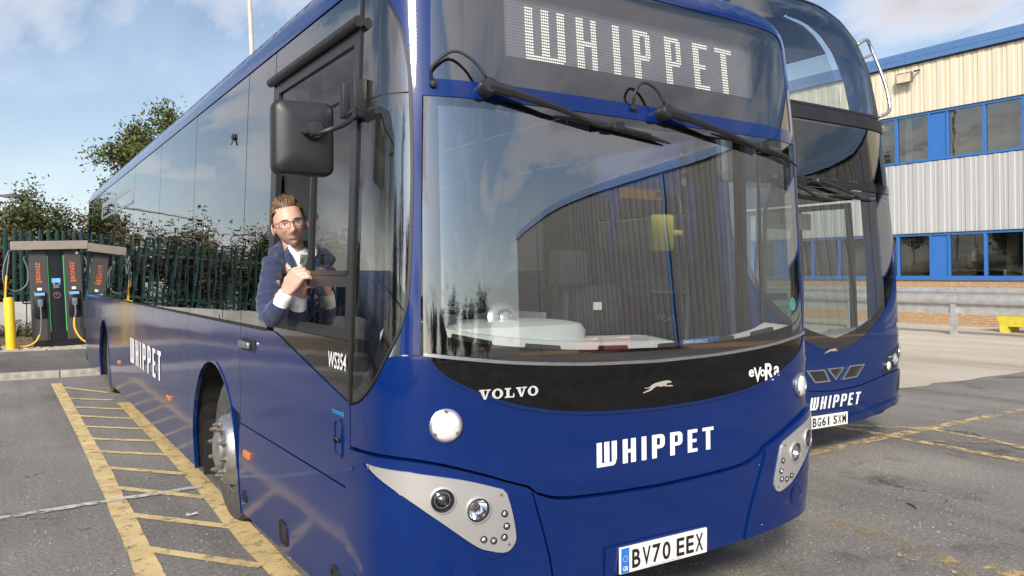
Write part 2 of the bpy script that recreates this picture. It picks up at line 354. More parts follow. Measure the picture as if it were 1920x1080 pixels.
def text2d(txt, x0, x1, y0, y1, bold=0.0, spacing=1.0, mirror=False, rot=0):
    cu = bpy.data.curves.new('txt', 'FONT'); cu.body = txt; cu.offset = bold; cu.space_character = spacing; cu.resolution_u = 3
    ob = bpy.data.objects.new('txt', cu); me = bpy.data.meshes.new_from_object(ob)
    V = np.array([v.co[:2] for v in me.vertices]); F = [tuple(p.vertices) for p in me.polygons]
    bpy.data.objects.remove(ob); bpy.data.curves.remove(cu); bpy.data.meshes.remove(me)
    if rot: V = np.stack([V[:, 1], -V[:, 0]], 1)           # reads downwards
    lo = V.min(0); hi = V.max(0); V = (V-lo)/(hi-lo)
    V[:, 0] = x0+V[:, 0]*(x1-x0); V[:, 1] = y0+V[:, 1]*(y1-y0); return V, F
# condensed fleet-name letters: each a list of convex pieces in a unit-height box
def arcring(x0, x1, y0, y1, t, tb):   # bowl of a P
    r = .16; o = [(x0, y1), (x1-r, y1), (x1-r*.3, y1-r*.3), (x1, y1-r), (x1, y0+r), (x1-r*.3, y0+r*.3), (x1-r, y0), (x0, y0)]
    i = [(x0, y1-tb), (x1-t-.02, y1-tb), (x1-t, y1-tb-.01), (x1-t, y1-tb-.03), (x1-t, y0+tb+.03), (x1-t, y0+tb+.01), (x1-t-.02, y0+tb), (x0, y0+tb)]
    return [[o[k], o[k+1], i[k+1], i[k]] for k in range(len(o)-1)]
def R_(x0, x1, y0, y1): return [(x0, y0), (x1, y0), (x1, y1), (x0, y1)]
GL = {
 'W': (.78, [R_(0, .2, .15, 1), R_(.29, .49, .15, 1), R_(.58, .78, .28, 1), R_(0, .5, 0, .15), [(.5, 0), (.64, 0), (.72, .06), (.78, .28), (.58, .28), (.58, .15), (.5, .15)]]),
 'H': (.53, [R_(0, .2, 0, 1), R_(.33, .53, 0, 1), R_(.2, .33, .42, .57)]),
 'I': (.2, [R_(0, .2, 0, 1)]),
 'P': (.54, [R_(0, .2, 0, 1)]+arcring(.2, .54, .40, 1, .2, .15)),
 'E': (.44, [R_(0, .2, 0, 1), R_(.2, .44, 0, .15), R_(.2, .40, .43, .57), R_(.2, .44, .85, 1)]),
 'T': (.52, [R_(.16, .36, 0, .85), R_(0, .52, .85, 1)]),
}
def fleet2d(x0, x1, y0, y1, gap=.24, slant=0.0):
    V = []; F = []; x = 0
    for ch in 'WHIPPET':
        w, pcs = GL[ch]
        for pc in pcs:
            b = len(V); V += [(x+px+slant*py, py) for px, py in pc]; F.append(tuple(range(b, b+len(pc))))
        x += w+gap
    V = np.array(V); tot = x-gap
    V[:, 0] = x0+V[:, 0]*(x1-x0)/tot; V[:, 1] = y0+V[:, 1]*(y1-y0); return V, F
def fleet_letters(x0, x1, y0, y1, gap=.24, slant=0.0):
    V, F = fleet2d(x0, x1, y0, y1, gap, slant); out_ = []; k = 0
    for ch in 'WHIPPET':
        n = len(GL[ch][1]); ff = F[k:k+n]; k += n; ids = [i for f in ff for i in f]; lo = min(ids); out_.append((V[lo:max(ids)+1], [tuple(i-lo for i in f) for f in ff]))
    return out_
DOG = [(490, 745), (515, 748), (540, 738), (552, 726), (575, 716), (610, 709), (645, 704), (668, 702), (686, 701), (700, 705), (712, 711), (719, 717), (716, 723), (698, 725), (684, 724), (676, 731), (672, 740), (690, 743), (722, 744), (731, 753), (726, 758), (700, 754), (668, 752), (650, 744), (634, 752), (614, 746), (592, 742), (572, 752), (553, 768), (526, 780), (497, 786), (480, 791), (476, 783), (502, 774), (526, 764), (540, 750), (515, 755), (491, 751)]
def dog2d(x0, x1, y0, y1):
    p = [((x-476)/255, (791-y)/90) for x, y in DOG]; p = [(x0+a*(x1-x0), y0+b*(y1-y0)) for a, b in p]
    return tri2d(p, (), .5)
# ------------------------------------------------------------------ ground
def asphalt(name, lo, hi, warm=1.0):
    m, N, L, b = newmat(name)
    a = noise_node(N, L, 130, 3, .75); c = noise_node(N, L, .35, 6, .6); d = noise_node(N, L, 38, 5, .7)
    col = ramp(N, L, a.outputs[0], [(.30, tuple(lo*.45*x for x in (1, .98, .95))), (.47, (lo, lo*.97, lo*.93)), (.60, (hi, hi*.97, hi*.92)), (.74, (hi*1.7, hi*1.64, hi*1.55))])
    mx = N.new('ShaderNodeMix'); mx.data_type = 'RGBA'; mx.blend_type = 'MULTIPLY'; mx.inputs[0].default_value = 1
    L.new(col, mx.inputs[6]); L.new(ramp(N, L, c.outputs[0], [(.28, (.62, .62, .62)), (.5, (.95, .94, .92)), (.72, (1.22, 1.20, 1.15))]), mx.inputs[7])
    mx2 = N.new('ShaderNodeMix'); mx2.data_type = 'RGBA'; mx2.blend_type = 'MULTIPLY'; mx2.inputs[0].default_value = 1
    L.new(mx.outputs[2], mx2.inputs[6]); L.new(ramp(N, L, d.outputs[0], [(.32, (.55, .55, .55)), (.5, (.98, .97, .96)), (.68, (1.38, 1.35, 1.3))]), mx2.inputs[7])
    # oil stains
    o1 = noise_node(N, L, .9, 4, .6); mx3 = N.new('ShaderNodeMix'); mx3.data_type = 'RGBA'; mx3.blend_type = 'MULTIPLY'; mx3.inputs[0].default_value = 1
    L.new(mx2.outputs[2], mx3.inputs[6]); L.new(ramp(N, L, o1.outputs[0], [(.30, (.50, .49, .48)), (.40, (1, 1, 1))]), mx3.inputs[7])
    # tyre-polished streaks, cracks and pale dusty patches
    st = noise_node(N, L, 1.1, 5, .6, vscale=(1.6, .12, 1)); mx4 = N.new('ShaderNodeMix'); mx4.data_type = 'RGBA'; mx4.blend_type = 'MULTIPLY'; mx4.inputs[0].default_value = .8
    L.new(mx3.outputs[2], mx4.inputs[6]); L.new(ramp(N, L, st.outputs[0], [(.32, (.70, .69, .68)), (.5, (1, 1, 1)), (.7, (1.16, 1.14, 1.1))]), mx4.inputs[7])
    vt = N.new('ShaderNodeTexVoronoi'); vt.feature = 'DISTANCE_TO_EDGE'; vt.inputs['Scale'].default_value = .42; tco = N.new('ShaderNodeTexCoord'); wn = noise_node(N, L, 2.2, 5, .6); va = N.new('ShaderNodeVectorMath'); va.operation = 'MULTIPLY_ADD'; va.inputs[1].default_value = (.9, .9, 0)
    L.new(wn.outputs[1], va.inputs[0]); L.new(tco.outputs['Object'], va.inputs[2]); L.new(va.outputs[0], vt.inputs['Vector'])
    ck = noise_node(N, L, .6, 3); cm = N.new('ShaderNodeMath'); cm.operation = 'GREATER_THAN'; cm.inputs[1].default_value = .54; L.new(ck.outputs[0], cm.inputs[0])
    cr_ = N.new('ShaderNodeMath'); cr_.operation = 'LESS_THAN'; cr_.inputs[1].default_value = .0035; L.new(vt.outputs['Distance'], cr_.inputs[0]); cx_ = N.new('ShaderNodeMath'); cx_.operation = 'MULTIPLY'; L.new(cm.outputs[0], cx_.inputs[0]); L.new(cr_.outputs[0], cx_.inputs[1])
    mx5 = N.new('ShaderNodeMix'); mx5.data_type = 'RGBA'; cf = N.new('ShaderNodeMath'); cf.operation = 'MULTIPLY'; cf.inputs[1].default_value = .75; L.new(cx_.outputs[0], cf.inputs[0]); L.new(cf.outputs[0], mx5.inputs[0]); L.new(mx4.outputs[2], mx5.inputs[6]); mx5.inputs[7].default_value = (.03, .028, .025, 1)
    L.new(mx5.outputs[2], b.inputs['Base Color']); b.inputs['Roughness'].default_value = .86; b.inputs['Specular IOR Level'].default_value = .25
    bp = N.new('ShaderNodeBump'); bp.inputs['Strength'].default_value = .9; bp.inputs['Distance'].default_value = .012
    L.new(a.outputs[0], bp.inputs['Height']); L.new(bp.outputs[0], b.inputs['Normal']); return m
def worn(name, col, cover, scale=9, grit=110):
    m, N, L, b = newmat(name); o = N['Material Output']
    a = noise_node(N, L, scale, 6, .7); g = noise_node(N, L, grit, 3, .7); c = noise_node(N, L, 3, 5)
    L.new(ramp(N, L, c.outputs[0], [(.3, tuple(x*.72 for x in col)), (.7, tuple(min(1, x*1.12) for x in col))]), b.inputs['Base Color']); b.inputs['Roughness'].default_value = .75
    ad = N.new('ShaderNodeMath'); ad.operation = 'MULTIPLY_ADD'; ad.inputs[1].default_value = .55; L.new(g.outputs[0], ad.inputs[0]); L.new(a.outputs[0], ad.inputs[2])
    f = ramp(N, L, ad.outputs[0], [(max(0, cover-.05), (0, 0, 0)), (min(1, cover+.06), (1, 1, 1))])
    tr = N.new('ShaderNodeBsdfTransparent'); mx = N.new('ShaderNodeMixShader'); L.new(f, mx.inputs[0]); L.new(tr.outputs[0], mx.inputs[1]); L.new(b.outputs[0], mx.inputs[2]); L.new(mx.outputs[0], o.inputs[0])
    bp = N.new('ShaderNodeBump'); bp.inputs['Strength'].default_value = .7; bp.inputs['Distance'].default_value = .01; L.new(g.outputs[0], bp.inputs['Height']); L.new(bp.outputs[0], b.inputs['Normal'])
    return m
M['asphalt'] = asphalt('asphalt', .245, .33); M['pave'] = asphalt('pavement_asphalt', .17, .22)
M['yellow'] = worn('worn_yellow_paint', (.68, .52, .25), .66); M['yellow2'] = worn('very_worn_yellow_paint', (.60, .46, .22), .75); M['wline'] = worn('worn_white_paint', (.60, .57, .52), .72); M['wfaint'] = worn('faint_white_paint', (.36, .35, .33), .86)
M['yfaint'] = worn('faint_yellow_paint', (.38, .30, .15), .82)
M['kerb'] = mat('kerb_concrete', (.34, .32, .28), .85, var=.3, vs=9, bump=.5, bs=60)
def concrete(name):
    m, N, L, b = newmat(name)
    a = noise_node(N, L, .5, 7, .62, vscale=(1, .25, 1)); c = noise_node(N, L, 22, 5, .7)
    mx = N.new('ShaderNodeMix'); mx.data_type = 'RGBA'; mx.blend_type = 'MULTIPLY'; mx.inputs[0].default_value = 1
    L.new(ramp(N, L, a.outputs[0], [(.28, (.27, .235, .185)), (.5, (.44, .395, .32)), (.72, (.56, .51, .42))]), mx.inputs[6]); L.new(ramp(N, L, c.outputs[0], [(.3, (.75,)*3), (.7, (1.15,)*3)]), mx.inputs[7])
    L.new(mx.outputs[2], b.inputs['Base Color']); b.inputs['Roughness'].default_value = .88
    bp = N.new('ShaderNodeBump'); bp.inputs['Strength'].default_value = .4; bp.inputs['Distance'].default_value = .01; L.new(c.outputs[0], bp.inputs['Height']); L.new(bp.outputs[0], b.inputs['Normal']); return m
M['apron'] = concrete('concrete_apron')
def sheet(name, poly, z, mt, kind='structure', parent=None):
    o = link(name, mkmesh(name, [(p[0], p[1], z) for p in poly], [tuple(range(len(poly)))], mt), parent)
    n = o.data.polygons[0].normal
    if n.z < 0: o.data.flip_normals()
    if kind: o['kind'] = kind
    return o
sheet('ground', [(-500, -500), (500, -500), (500, 500), (-500, 500)], 0, 'asphalt')
edge = [(9.2, 6.62)]+[(9.2+i*.35, 6.72+.05*math.sin(i*1.7)+random.uniform(-.04, .04)) for i in range(1, 51)]
sheet('concrete_apron', edge+[(26.95, 6.75), (26.95, 60), (9.2, 60)], .004, 'apron')
# raised pavement and kerb at the end of the bay
KY = 14.78
sheet('pavement', [(-30, KY+.13), (8.6, KY+.13), (8.6, 19.02), (-30, 19.02)], .105, 'pave')
def kerbrow(y0, y1, z1, x0, x1, ln, name='kerb'):
    root = link(name, mkmesh(name, *((lambda b: (b.V, b.F))(MB().box(x0, x1, y0+.012, y1-.01, -.1, z1-.012))), 'liner')); root['kind'] = 'structure'
    st = MB().bbox(0, ln-.012, y0, y1, -.12, z1, .012).build('kerb_stone', 'kerb', root); x = x0; first = True
    while x < x1:
        o = st if first else st.copy()
        if not first: COL.objects.link(o)
        o.location = (x, random.uniform(-.004, .004), random.uniform(-.003, .004)); first = False; x += ln
kerbrow(KY, KY+.13, .112, -12, 8.4, .915)
kerbrow(19.02, 19.12, .135, -12, 8.4, .915, 'gravel_edging')
# painted bay lines (all as seen on the ground)
def ribbon(pxs, w, z=.004):
    P = [gp(u, v)[:2] for u, v in pxs]; L_, R__ = [], []
    P2 = []
    for i in range(len(P)-1):
        for k in range(6): P2.append(P[i]+(P[i+1]-P[i])*k/6)
    P2.append(P[-1]); P = P2
    for i, p in enumerate(P):
        t = P[min(i+1, len(P)-1)]-P[max(i-1, 0)]; t /= np.linalg.norm(t); n = np.array([-t[1], t[0]])
        a = w/2*(1+random.uniform(-.07, .07)); L_.append(p+n*a); R__.append(p-n*a)
    V = [(*p, z) for p in L_+R__]; k = len(P)
    return V, [(k+i, k+i+1, i+1, i) for i in range(k-1)]
def marking(name, pxs, w, mt, z=.004, label=None):
    V, F = ribbon(pxs, w, z); o = link(name, mkmesh(name, V, F, mt)); o['kind'] = 'structure'; return o
marking('bay_line', [(105, 719), (178, 855), (242, 990), (285, 1085), (330, 1180)], .135, 'yellow')
marking('bay_line', [(231, 755), (300, 822), (392, 922), (452, 990), (540, 1085), (640, 1200)], .15, 'yellow')
for a, b in [((118, 727), (203, 737)), ((124, 748), (212, 751)), ((130, 764), (232, 768)), ((138, 780), (250, 786)), ((146, 800), (267, 805)), ((157, 823), (290, 828)), ((172, 847), (318, 854)), ((188, 877), (350, 890)), ((212, 915), (385, 934)), ((240, 966), (437, 990)), ((268, 1030), (490, 1063))]:
    marking('hatch_line', [a, ((a[0]+b[0])/2, (a[1]+b[1])/2), b], .078, 'yellow', .0075)
marking('white_line', [(-60, 985), (0, 974), (230, 937), (330, 922), (378, 914)], .085, 'wline', .011)
marking('white_line', [(-40, 1032), (0, 1025), (170, 992)], .09, 'wfaint', .011)
marking('yard_line', [(1480, 858), (1516, 851), (1634, 825), (1785, 795), (1870, 778)], .13, 'yellow2')
marking('yard_line', [(1887, 774), (1960, 762)], .12, 'yellow2')
marking('yard_line', [(1560, 797), (1744, 805), (1840, 823), (1930, 842)], .11, 'yellow2', .0075)
marking('yard_line', [(1530, 792), (1573, 801), (1704, 825), (1820, 847), (1930, 868)], .13, 'yellow2', .0075)
marking('yard_line', [(1740, 829), (1860, 831), (1930, 846)], .09, 'yfaint', .011)
marking('white_line', [(1687, 776), (1785, 789)], .07, 'wfaint'); marking('white_line', [(1854, 801), (1920, 812)], .07, 'wfaint', .011)
marking('yard_line', [(1553, 976), (1744, 1037), (1850, 1085)], .13, 'yfaint'); marking('yard_line', [(1850, 1062), (1930, 1085)], .14, 'yellow2')
marking('white_line', [(1750, 640), (1920, 650)], .12, 'wfaint', .008)
# loose stones, leaf and litter scraps on the tarmac
def pebbles(name, spots, mt, r0, r1, label, cat, flat=.6):
    V = []; F = []
    for (x, y, z) in spots:
        r = random.uniform(r0, r1); a = random.uniform(0, 6.28); b = len(V)
        ring = [(r*random.uniform(.7, 1.2)*math.cos(a+k*1.2566), r*random.uniform(.6, 1.1)*math.sin(a+k*1.2566)) for k in range(5)]
        V += [(x+p, y+q, z) for p, q in ring]+[(x+p*.6, y+q*.6, z+r*flat) for p, q in ring]
        F += [(b+k, b+(k+1) % 5, b+5+(k+1) % 5, b+5+k) for k in range(5)]+[tuple(b+5+k for k in range(5))]
    o = link(name, mkmesh(name, V, F, mt)); return tag(o, label, cat, kind='stuff')
M['grit'] = mat('grit_stone', (.20, .19, .17), .9, var=.6, vs=2.3); M['gravel'] = mat('gravel_stone', (.42, .36, .28), .9, var=.55, vs=5)
gs = []
for _ in range(2600):
    v = random.uniform(700, 1085); u = random.choice([random.uniform(-20, 700), random.uniform(1200, 1940)]); p = gp(u, v)
    gs.append((p[0], p[1], .0))
pebbles('loose_grit', gs, 'grit', .003, .009, 'fine loose grit scattered over the tarmac yard', 'grit')
gs = [(random.uniform(-9, 5), random.uniform(19.12, 20.3), .10+random.uniform(0, .03)) for _ in range(9000)]
sheet('gravel_bed', [(-12, 19.1), (8.4, 19.1), (8.4, 20.4), (-12, 20.4)], .10, mat('gravel_soil', (.16, .13, .10), .95, var=.4, vs=20))
pebbles('gravel', gs, 'gravel', .012, .034, 'pale brown gravel strip around the charger base', 'gravel')
M['leaf_dry'] = mat('dry_leaf', (.40, .27, .10), .8, var=.4, vs=11)
def dryleaf(u, v, s, label):
    p = gp(u, v); a = random.uniform(0, 6); q = [(0, 0), (.3, .22), (.55, .12), (1, .03), (.6, -.14), (.3, -.2)]
    V = [(p[0]+s*(x*math.cos(a)-y*math.sin(a)), p[1]+s*(x*math.sin(a)+y*math.cos(a)), .006+s*.25*abs(x-.5)) for x, y in q]
    o = link('fallen_leaf', mkmesh('fallen_leaf', V, [(0, 1, 5), (1, 2, 4, 5), (2, 3, 4)], 'leaf_dry'))
    tag(o, label, 'leaf', 'fallen leaves on the yard')
for u, v, s, l_ in [(1686, 1041, .07, 'small dry yellow leaf on the tarmac right beside the faded yellow line'), (1724, 1053, .07, 'dry yellow leaf on the faded yellow line, between two other leaves'), (1784, 1073, .06, 'smallest dry yellow leaf, lying close to where the yellow line brightens')]:
    dryleaf(u, v, s, l_)
tw = [gp(a, b)+np.array([0, 0, .008]) for a, b in ((1699, 945), (1707, 948), (1713, 951), (1719, 957))]
o = MB().tube(tw, [.003, .005, .005, .003], 6).build('twig', mat('twig_bark', (.02, .016, .012), .9)); tag(o, 'short dark bent twig lying on the open tarmac', 'twig')
p = gp(361, 966); o = MB().add([(p[0]+a, p[1]+b, c) for a, b, c in ((-.045, -.02, .006), (.01, -.03, .012), (.045, -.008, .007), (.03, .024, .016), (-.01, .016, .008), (-.04, .022, .020))], [(0, 1, 4), (1, 2, 3), (1, 3, 4), (0, 4, 5)]).build('litter_scrap', mat('paper_scrap', (.5, .5, .48), .8)); tag(o, 'crumpled white paper scrap lying between the yellow hatch lines', 'litter')
# ------------------------------------------------------------------ single-decker bus
YEND = 15.5
AO = (2.515, 9.0, 0.0)
bus = thing('single_decker_bus', AO, 'blue single-decker bus with lit destination sign, driver leaning out of cab window', 'bus')
A = Shell(2.515, 1.285, 2.69, .55, 5.0,
          [(.15, 1.262), (.3, 1.272), (.5, 1.283), (1.2, 1.285), (2.1, 1.25), (2.72, 1.225), (2.90, 1.215), (2.98, 1.20), (3.07, 1.155), (3.13, 1.08), (3.17, .92), (3.19, .6)],
          [(.2, .06), (.3, .02), (.75, -.01), (1.3, 0), (2.34, .05), (2.93, .11), (3.03, .15), (3.1, .24), (3.17, .5), (3.19, .9)], AO)
SE = A.sy(YEND, 1)
def mir(pts): return [(-x, y) for x, y in pts][::-1]
def sym(half): return half+mir([p for p in half if p[0] > 1e-6])     # half runs from s=0 outwards on the right
BB = smoothline([(0, 1.045), (.3, 1.055), (.55, 1.078), (.75, 1.118), (.9, 1.17), (1.0, 1.215), (1.08, 1.262), (1.135, 1.325)], 4)   # lower edge of black mask
LED = smoothline([(0, 1.262), (.4, 1.272), (.75, 1.296), (1.0, 1.325), (1.155, 1.345)], 4)           # ledge under windscreen
GB = smoothline([(0, 1.322), (.4, 1.332), (.7, 1.355), (.95, 1.385), (1.06, 1.41)], 4)                 # lower edge of clear glass
BT = smoothline([(0, .697), (.3, .705), (.55, .722), (.67, .757)], 4)+smoothline([(.71, .79), (.8, .82), (.93, .868), (1.12, .925), (1.3, .945), (1.6, .932)], 4)  # bumper top line
CG = smoothline([(1.598, 1.113), (1.50, 1.14), (1.385, 1.22), (1.285, 1.372), (1.24, 1.47), (1.215, 1.60), (1.207, 1.9), (1.207, 2.1), (1.218, 2.362)], 4)  # corner glass inner edge
CU = smoothline([(1.218, 2.372), (1.226, 2.48), (1.262, 2.635), (1.34, 2.755), (1.45, 2.83), (1.59, 2.875)], 4)    # upper corner panel edge
def ring_half_to_poly(top, bot): return top+bot[::-1]
g = .004
# lower front panel: blue, up to the mask and the corner glass
half = [(x, z+g) for x, z in BT]+[(1.598, 1.105)]+[(x-.004, z-.006) for x, z in CG[1:10]]+[(1.252, 1.338), (1.148, 1.338)]+[(x, z-g) for x, z in BB[::-1]]
half = [p for p in half]
right = half; left = mir(half)
outer = [p for p in right if True]
# outline: along bumper top from left to right, up the right corner, across the mask edge back to the left
bt = [(x, z+g) for x, z in BT]; up = [(1.598, 1.105)]+[(x-.004, z-.006) for x, z in CG[1:12] if z < 1.36]+[(1.262, 1.338), (1.145, 1.338)]; bb = [(x, z-g) for x, z in BB]
poly = mir(bt)[:-1]+bt+up+bb[::-1]+mir(bb[::-1])[1:]+mir(up)
panel('front_panel', A, poly, 'blue', bus, step=.035)
# black mask with ledge strip
poly = mir(BB)[:-1]+BB+[(x, z-.008) for x, z in LED[::-1]]+mir([(x, z-.008) for x, z in LED[::-1]])[1:]
mask_o = panel('front_mask', A, poly, 'frit2', bus, off=.002, step=.04)
strip = mir([(x, z-.007) for x, z in LED])[:-1]+[(x, z-.007) for x, z in LED]+[(x, z+.006) for x, z in LED[::-1]]+mir([(x, z+.006) for x, z in LED[::-1]])[1:]
panel('mask_trim', A, strip, 'alu', mask_o, off=.008, thick=.012, step=.03)
strip = mir([(x, z-.006) for x, z in BB])[:-1]+[(x, z-.006) for x, z in BB]+[(x, z+.007) for x, z in BB[::-1]]+mir([(x, z+.007) for x, z in BB[::-1]])[1:]
panel('mask_edging', A, strip, 'dblue', mask_o, off=.007, thick=.01, step=.03)
# windscreen: printed black border and clear pane
wst = 2.354
bord = mir([(x, z+.008) for x, z in LED])[:-1]+[(x, z+.008) for x, z in LED]+[(1.165, 1.9), (1.165, wst), (-1.165, wst), (-1.165, 1.9)]
cl = mir(GB)[:-1]+GB+[(1.085, 1.5), (1.095, 1.9), (1.105, 2.318), (-1.105, 2.318), (-1.095, 1.9), (-1.085, 1.5)]
wb = panel('windscreen_border', A, bord, 'frit', bus, holes=[cl], off=-.004, step=.04, thick=.008)
panel('windscreen', A, cl, 'ws', bus, off=-.003, thick=0, step=.05)
# blue pillars, cross bar and brow round windscreen and destination glass
dsp = smoothline([(-1.135, 2.425), (1.135, 2.425)], 1)
DZ0, DZ1 = 2.425, 2.945
dh = [(-1.135, DZ0), (1.135, DZ0), (1.13, 2.84)]+[(1.13-.09*(1-math.cos(t)), 2.855+.09*math.sin(t)) for t in np.linspace(.2, 1.5, 6)]+[(-1.13+.09*(1-math.cos(t)), 2.855+.09*math.sin(t)) for t in np.linspace(1.5, .2, 6)]+[(-1.13, 2.84)]
ws_h = [(-1.168, 1.342), (1.168, 1.342), (1.17, 1.9), (1.17, wst+.002), (-1.17, wst+.002), (-1.17, 1.9)]
rightedge = [(1.262, 1.342), (1.245, 1.47)]+[(x-.003, z) for x, z in CG if z > 1.5]+[(x-.003, z+.003) for x, z in CU]+[(SE, 2.888)]
rightedge = [(1.25, 1.342)]+[(x-.004, z) for x, z in CG if z > 1.44]+[(x-.004, z+.004) for x, z in CU]
top = [(1.60, 2.965), (-1.60, 2.965)]
outer = [(-1.168, 1.342+.0), (-1.17, 1.9), (-1.17, wst+.002), (1.17, wst+.002), (1.17, 1.9), (1.168, 1.342)]+rightedge+top+mir(rightedge)
panel('front_frame', A, outer, 'blue', bus, holes=[dh], step=.03)
# roof cove and roof
panel('roof_cove', A, [(-SE, 2.892), (-1.602, 2.892), (-1.602, 2.967), (1.602, 2.967), (1.602, 2.892), (SE, 2.892), (SE, 3.085), (-SE, 3.085)], 'blueside', bus, step=.06, gstep=(.14, .035))
roofcap('roof_panel', A, SE, 3.085, 3.19, 3.7, YEND, 'blueside', bus); MB(AO).bbox(1.95, 3.1, 7.0, 8.8, 3.17, 3.28, .04).build('roof_pod', 'blueside', bus, 'auto')
# destination sign
scr = [(-.80, 2.553), (.762, 2.553), (.772, 2.812), (-.80, 2.812)]
panel('sign_border', A, dh, 'frit', bus, holes=[scr], off=-.004, step=.04, thick=.008)
panel('sign_glass', A, scr, 'dispg', bus, off=-.004, thick=0, step=.06)
brd = panel('led_board', A, [(-.82, 2.54), (.79, 2.54), (.79, 2.83), (-.82, 2.83)], 'board', bus, off=-.022, thick=.02, step=.08)
def dots(name, spots, mt, w, h, off, parent):
    V = []; F = []
    for s_, z_ in spots:
        b = len(V); V += [(s_-w*.5, z_-h*.25), (s_-w*.25, z_-h*.5), (s_+w*.25, z_-h*.5), (s_+w*.5, z_-h*.25), (s_+w*.5, z_+h*.25), (s_+w*.25, z_+h*.5), (s_-w*.25, z_+h*.5), (s_-w*.5, z_+h*.25)]; F.append(tuple(range(b, b+8)))
    return decal(name, A, V, F, mt, parent, off)
PS, PZ = .0108, .0128
letters = {'W': (-.682, -.470), 'H': (-.402, -.284), 'I': (-.192, -.145), 'P': (-.056, .052), 'Q': (.142, .256), 'E': (.340, .450), 'T': (.500, .630)}
lit = []; unlit = []
z0 = 2.5615; rows = 19
def islit(s_, i):                                   # i = row from the bottom, 18 rows of text
    if i > 17: return False
    t = .0415
    for ch, (a, b) in letters.items():
        if not (a <= s_ <= b): continue
        x = s_-a; w = b-a
        if ch == 'W': return x < t or (.080 < x < .080+t) or (x > w-t and i >= 1) or (i < 2 and x < w-.012)
        if ch == 'H': return x < t or x > w-t or 8 <= i < 10
        if ch == 'I': return True
        if ch in 'PQ': return x < t or (i >= 16 and x < w-.011) or (7 <= i < 9 and x < w-.011) or (x > w-t and 8 <= i < 17)
        if ch == 'E': return x < t or i < 2 or i >= 16 or (8 <= i < 10 and x < w-.02)
        if ch == 'T': return i >= 16 or abs(x-w*.5) < t*.5
    return False
for i in range(rows+1):
    for k in range(int(1.54/PS)):
        s_ = -.79+k*PS; z_ = z0+i*PZ
        if z_ > 2.806: continue
        (lit if islit(s_, i) else unlit).append((s_, z_))
dots('led_dots', lit, 'led', .0082, .0078, -.018, brd)['kind'] = 'stuff'
dots('unlit_led_dots', unlit, 'ledoff', .0082, .0052, -.0195, brd)['kind'] = 'stuff'
# corner quarter lights and upper corner panels, both sides
for sd in (1, -1):
    f = (lambda q: q) if sd > 0 else mir
    pl = [(1.60, 1.118)]+[(x+.004, z+.004) for x, z in CG[1:]]+[(1.60, 2.366)]
    pl = f(pl)
    inn = [(1.588, 1.15), (1.50, 1.205), (1.40, 1.30), (1.335, 1.42), (1.30, 1.6), (1.285, 1.9), (1.29, 2.2), (1.32, 2.30), (1.40, 2.335), (1.588, 2.34)]
    hole = f(inn)
    panel('quarter_light_border', A, pl, 'frit', bus, holes=[hole], off=-.002, step=.03)
    panel('quarter_light', A, hole, 'clear', bus, off=-.003, thick=0, step=.04)
    panel('corner_panel', A, f([(1.60, 2.372), (1.222, 2.372)]+[(x+.004, z) for x, z in CU[1:]]+[(1.60, 2.876)]), 'frit', bus, off=-.002, step=.03)
    e = f([(x-.005, z) for x, z in CG]+[(x-.005, z) for x, z in CU[1:]]+[(x+.008, z) for x, z in CU[:0:-1]]+[(x+.008, z) for x, z in CG[::-1]])
    panel('corner_seal', A, e, 'trim', bus, off=.004, thick=.012, step=.03)
# bumper: two corner mouldings and the centre piece, standing proud of the panel
bot = [(0, .33), (.3, .33), (.55, .338), (.8, .355), (1.0, .37), (1.2, .38), (1.4, .35), (1.6, .28)]
def zb(x): return float(np.interp(abs(x), [p[0] for p in bot], [p[1] for p in bot]))
cen_r = [(x, z-.006) for x, z in BT if x < .69]+[(.70, .772), (.675, .70), (.64, .60), (.60, .48), (.575, zb(.575))]
poly = [(x, zb(x)) for x in np.linspace(-.575, .575, 14)]+cen_r[::-1]+mir(cen_r[::-1])[1:]
def dedupe(p):
    o = []
    for q in p:
        if not o or abs(q[0]-o[-1][0])+abs(q[1]-o[-1][1]) > 1e-5: o.append(q)
    if abs(o[0][0]-o[-1][0])+abs(o[0][1]-o[-1][1]) < 1e-5: o.pop()
    return o
panel('bumper', A, dedupe(poly), 'blue', bus, off=.016, thick=.05, step=.035)
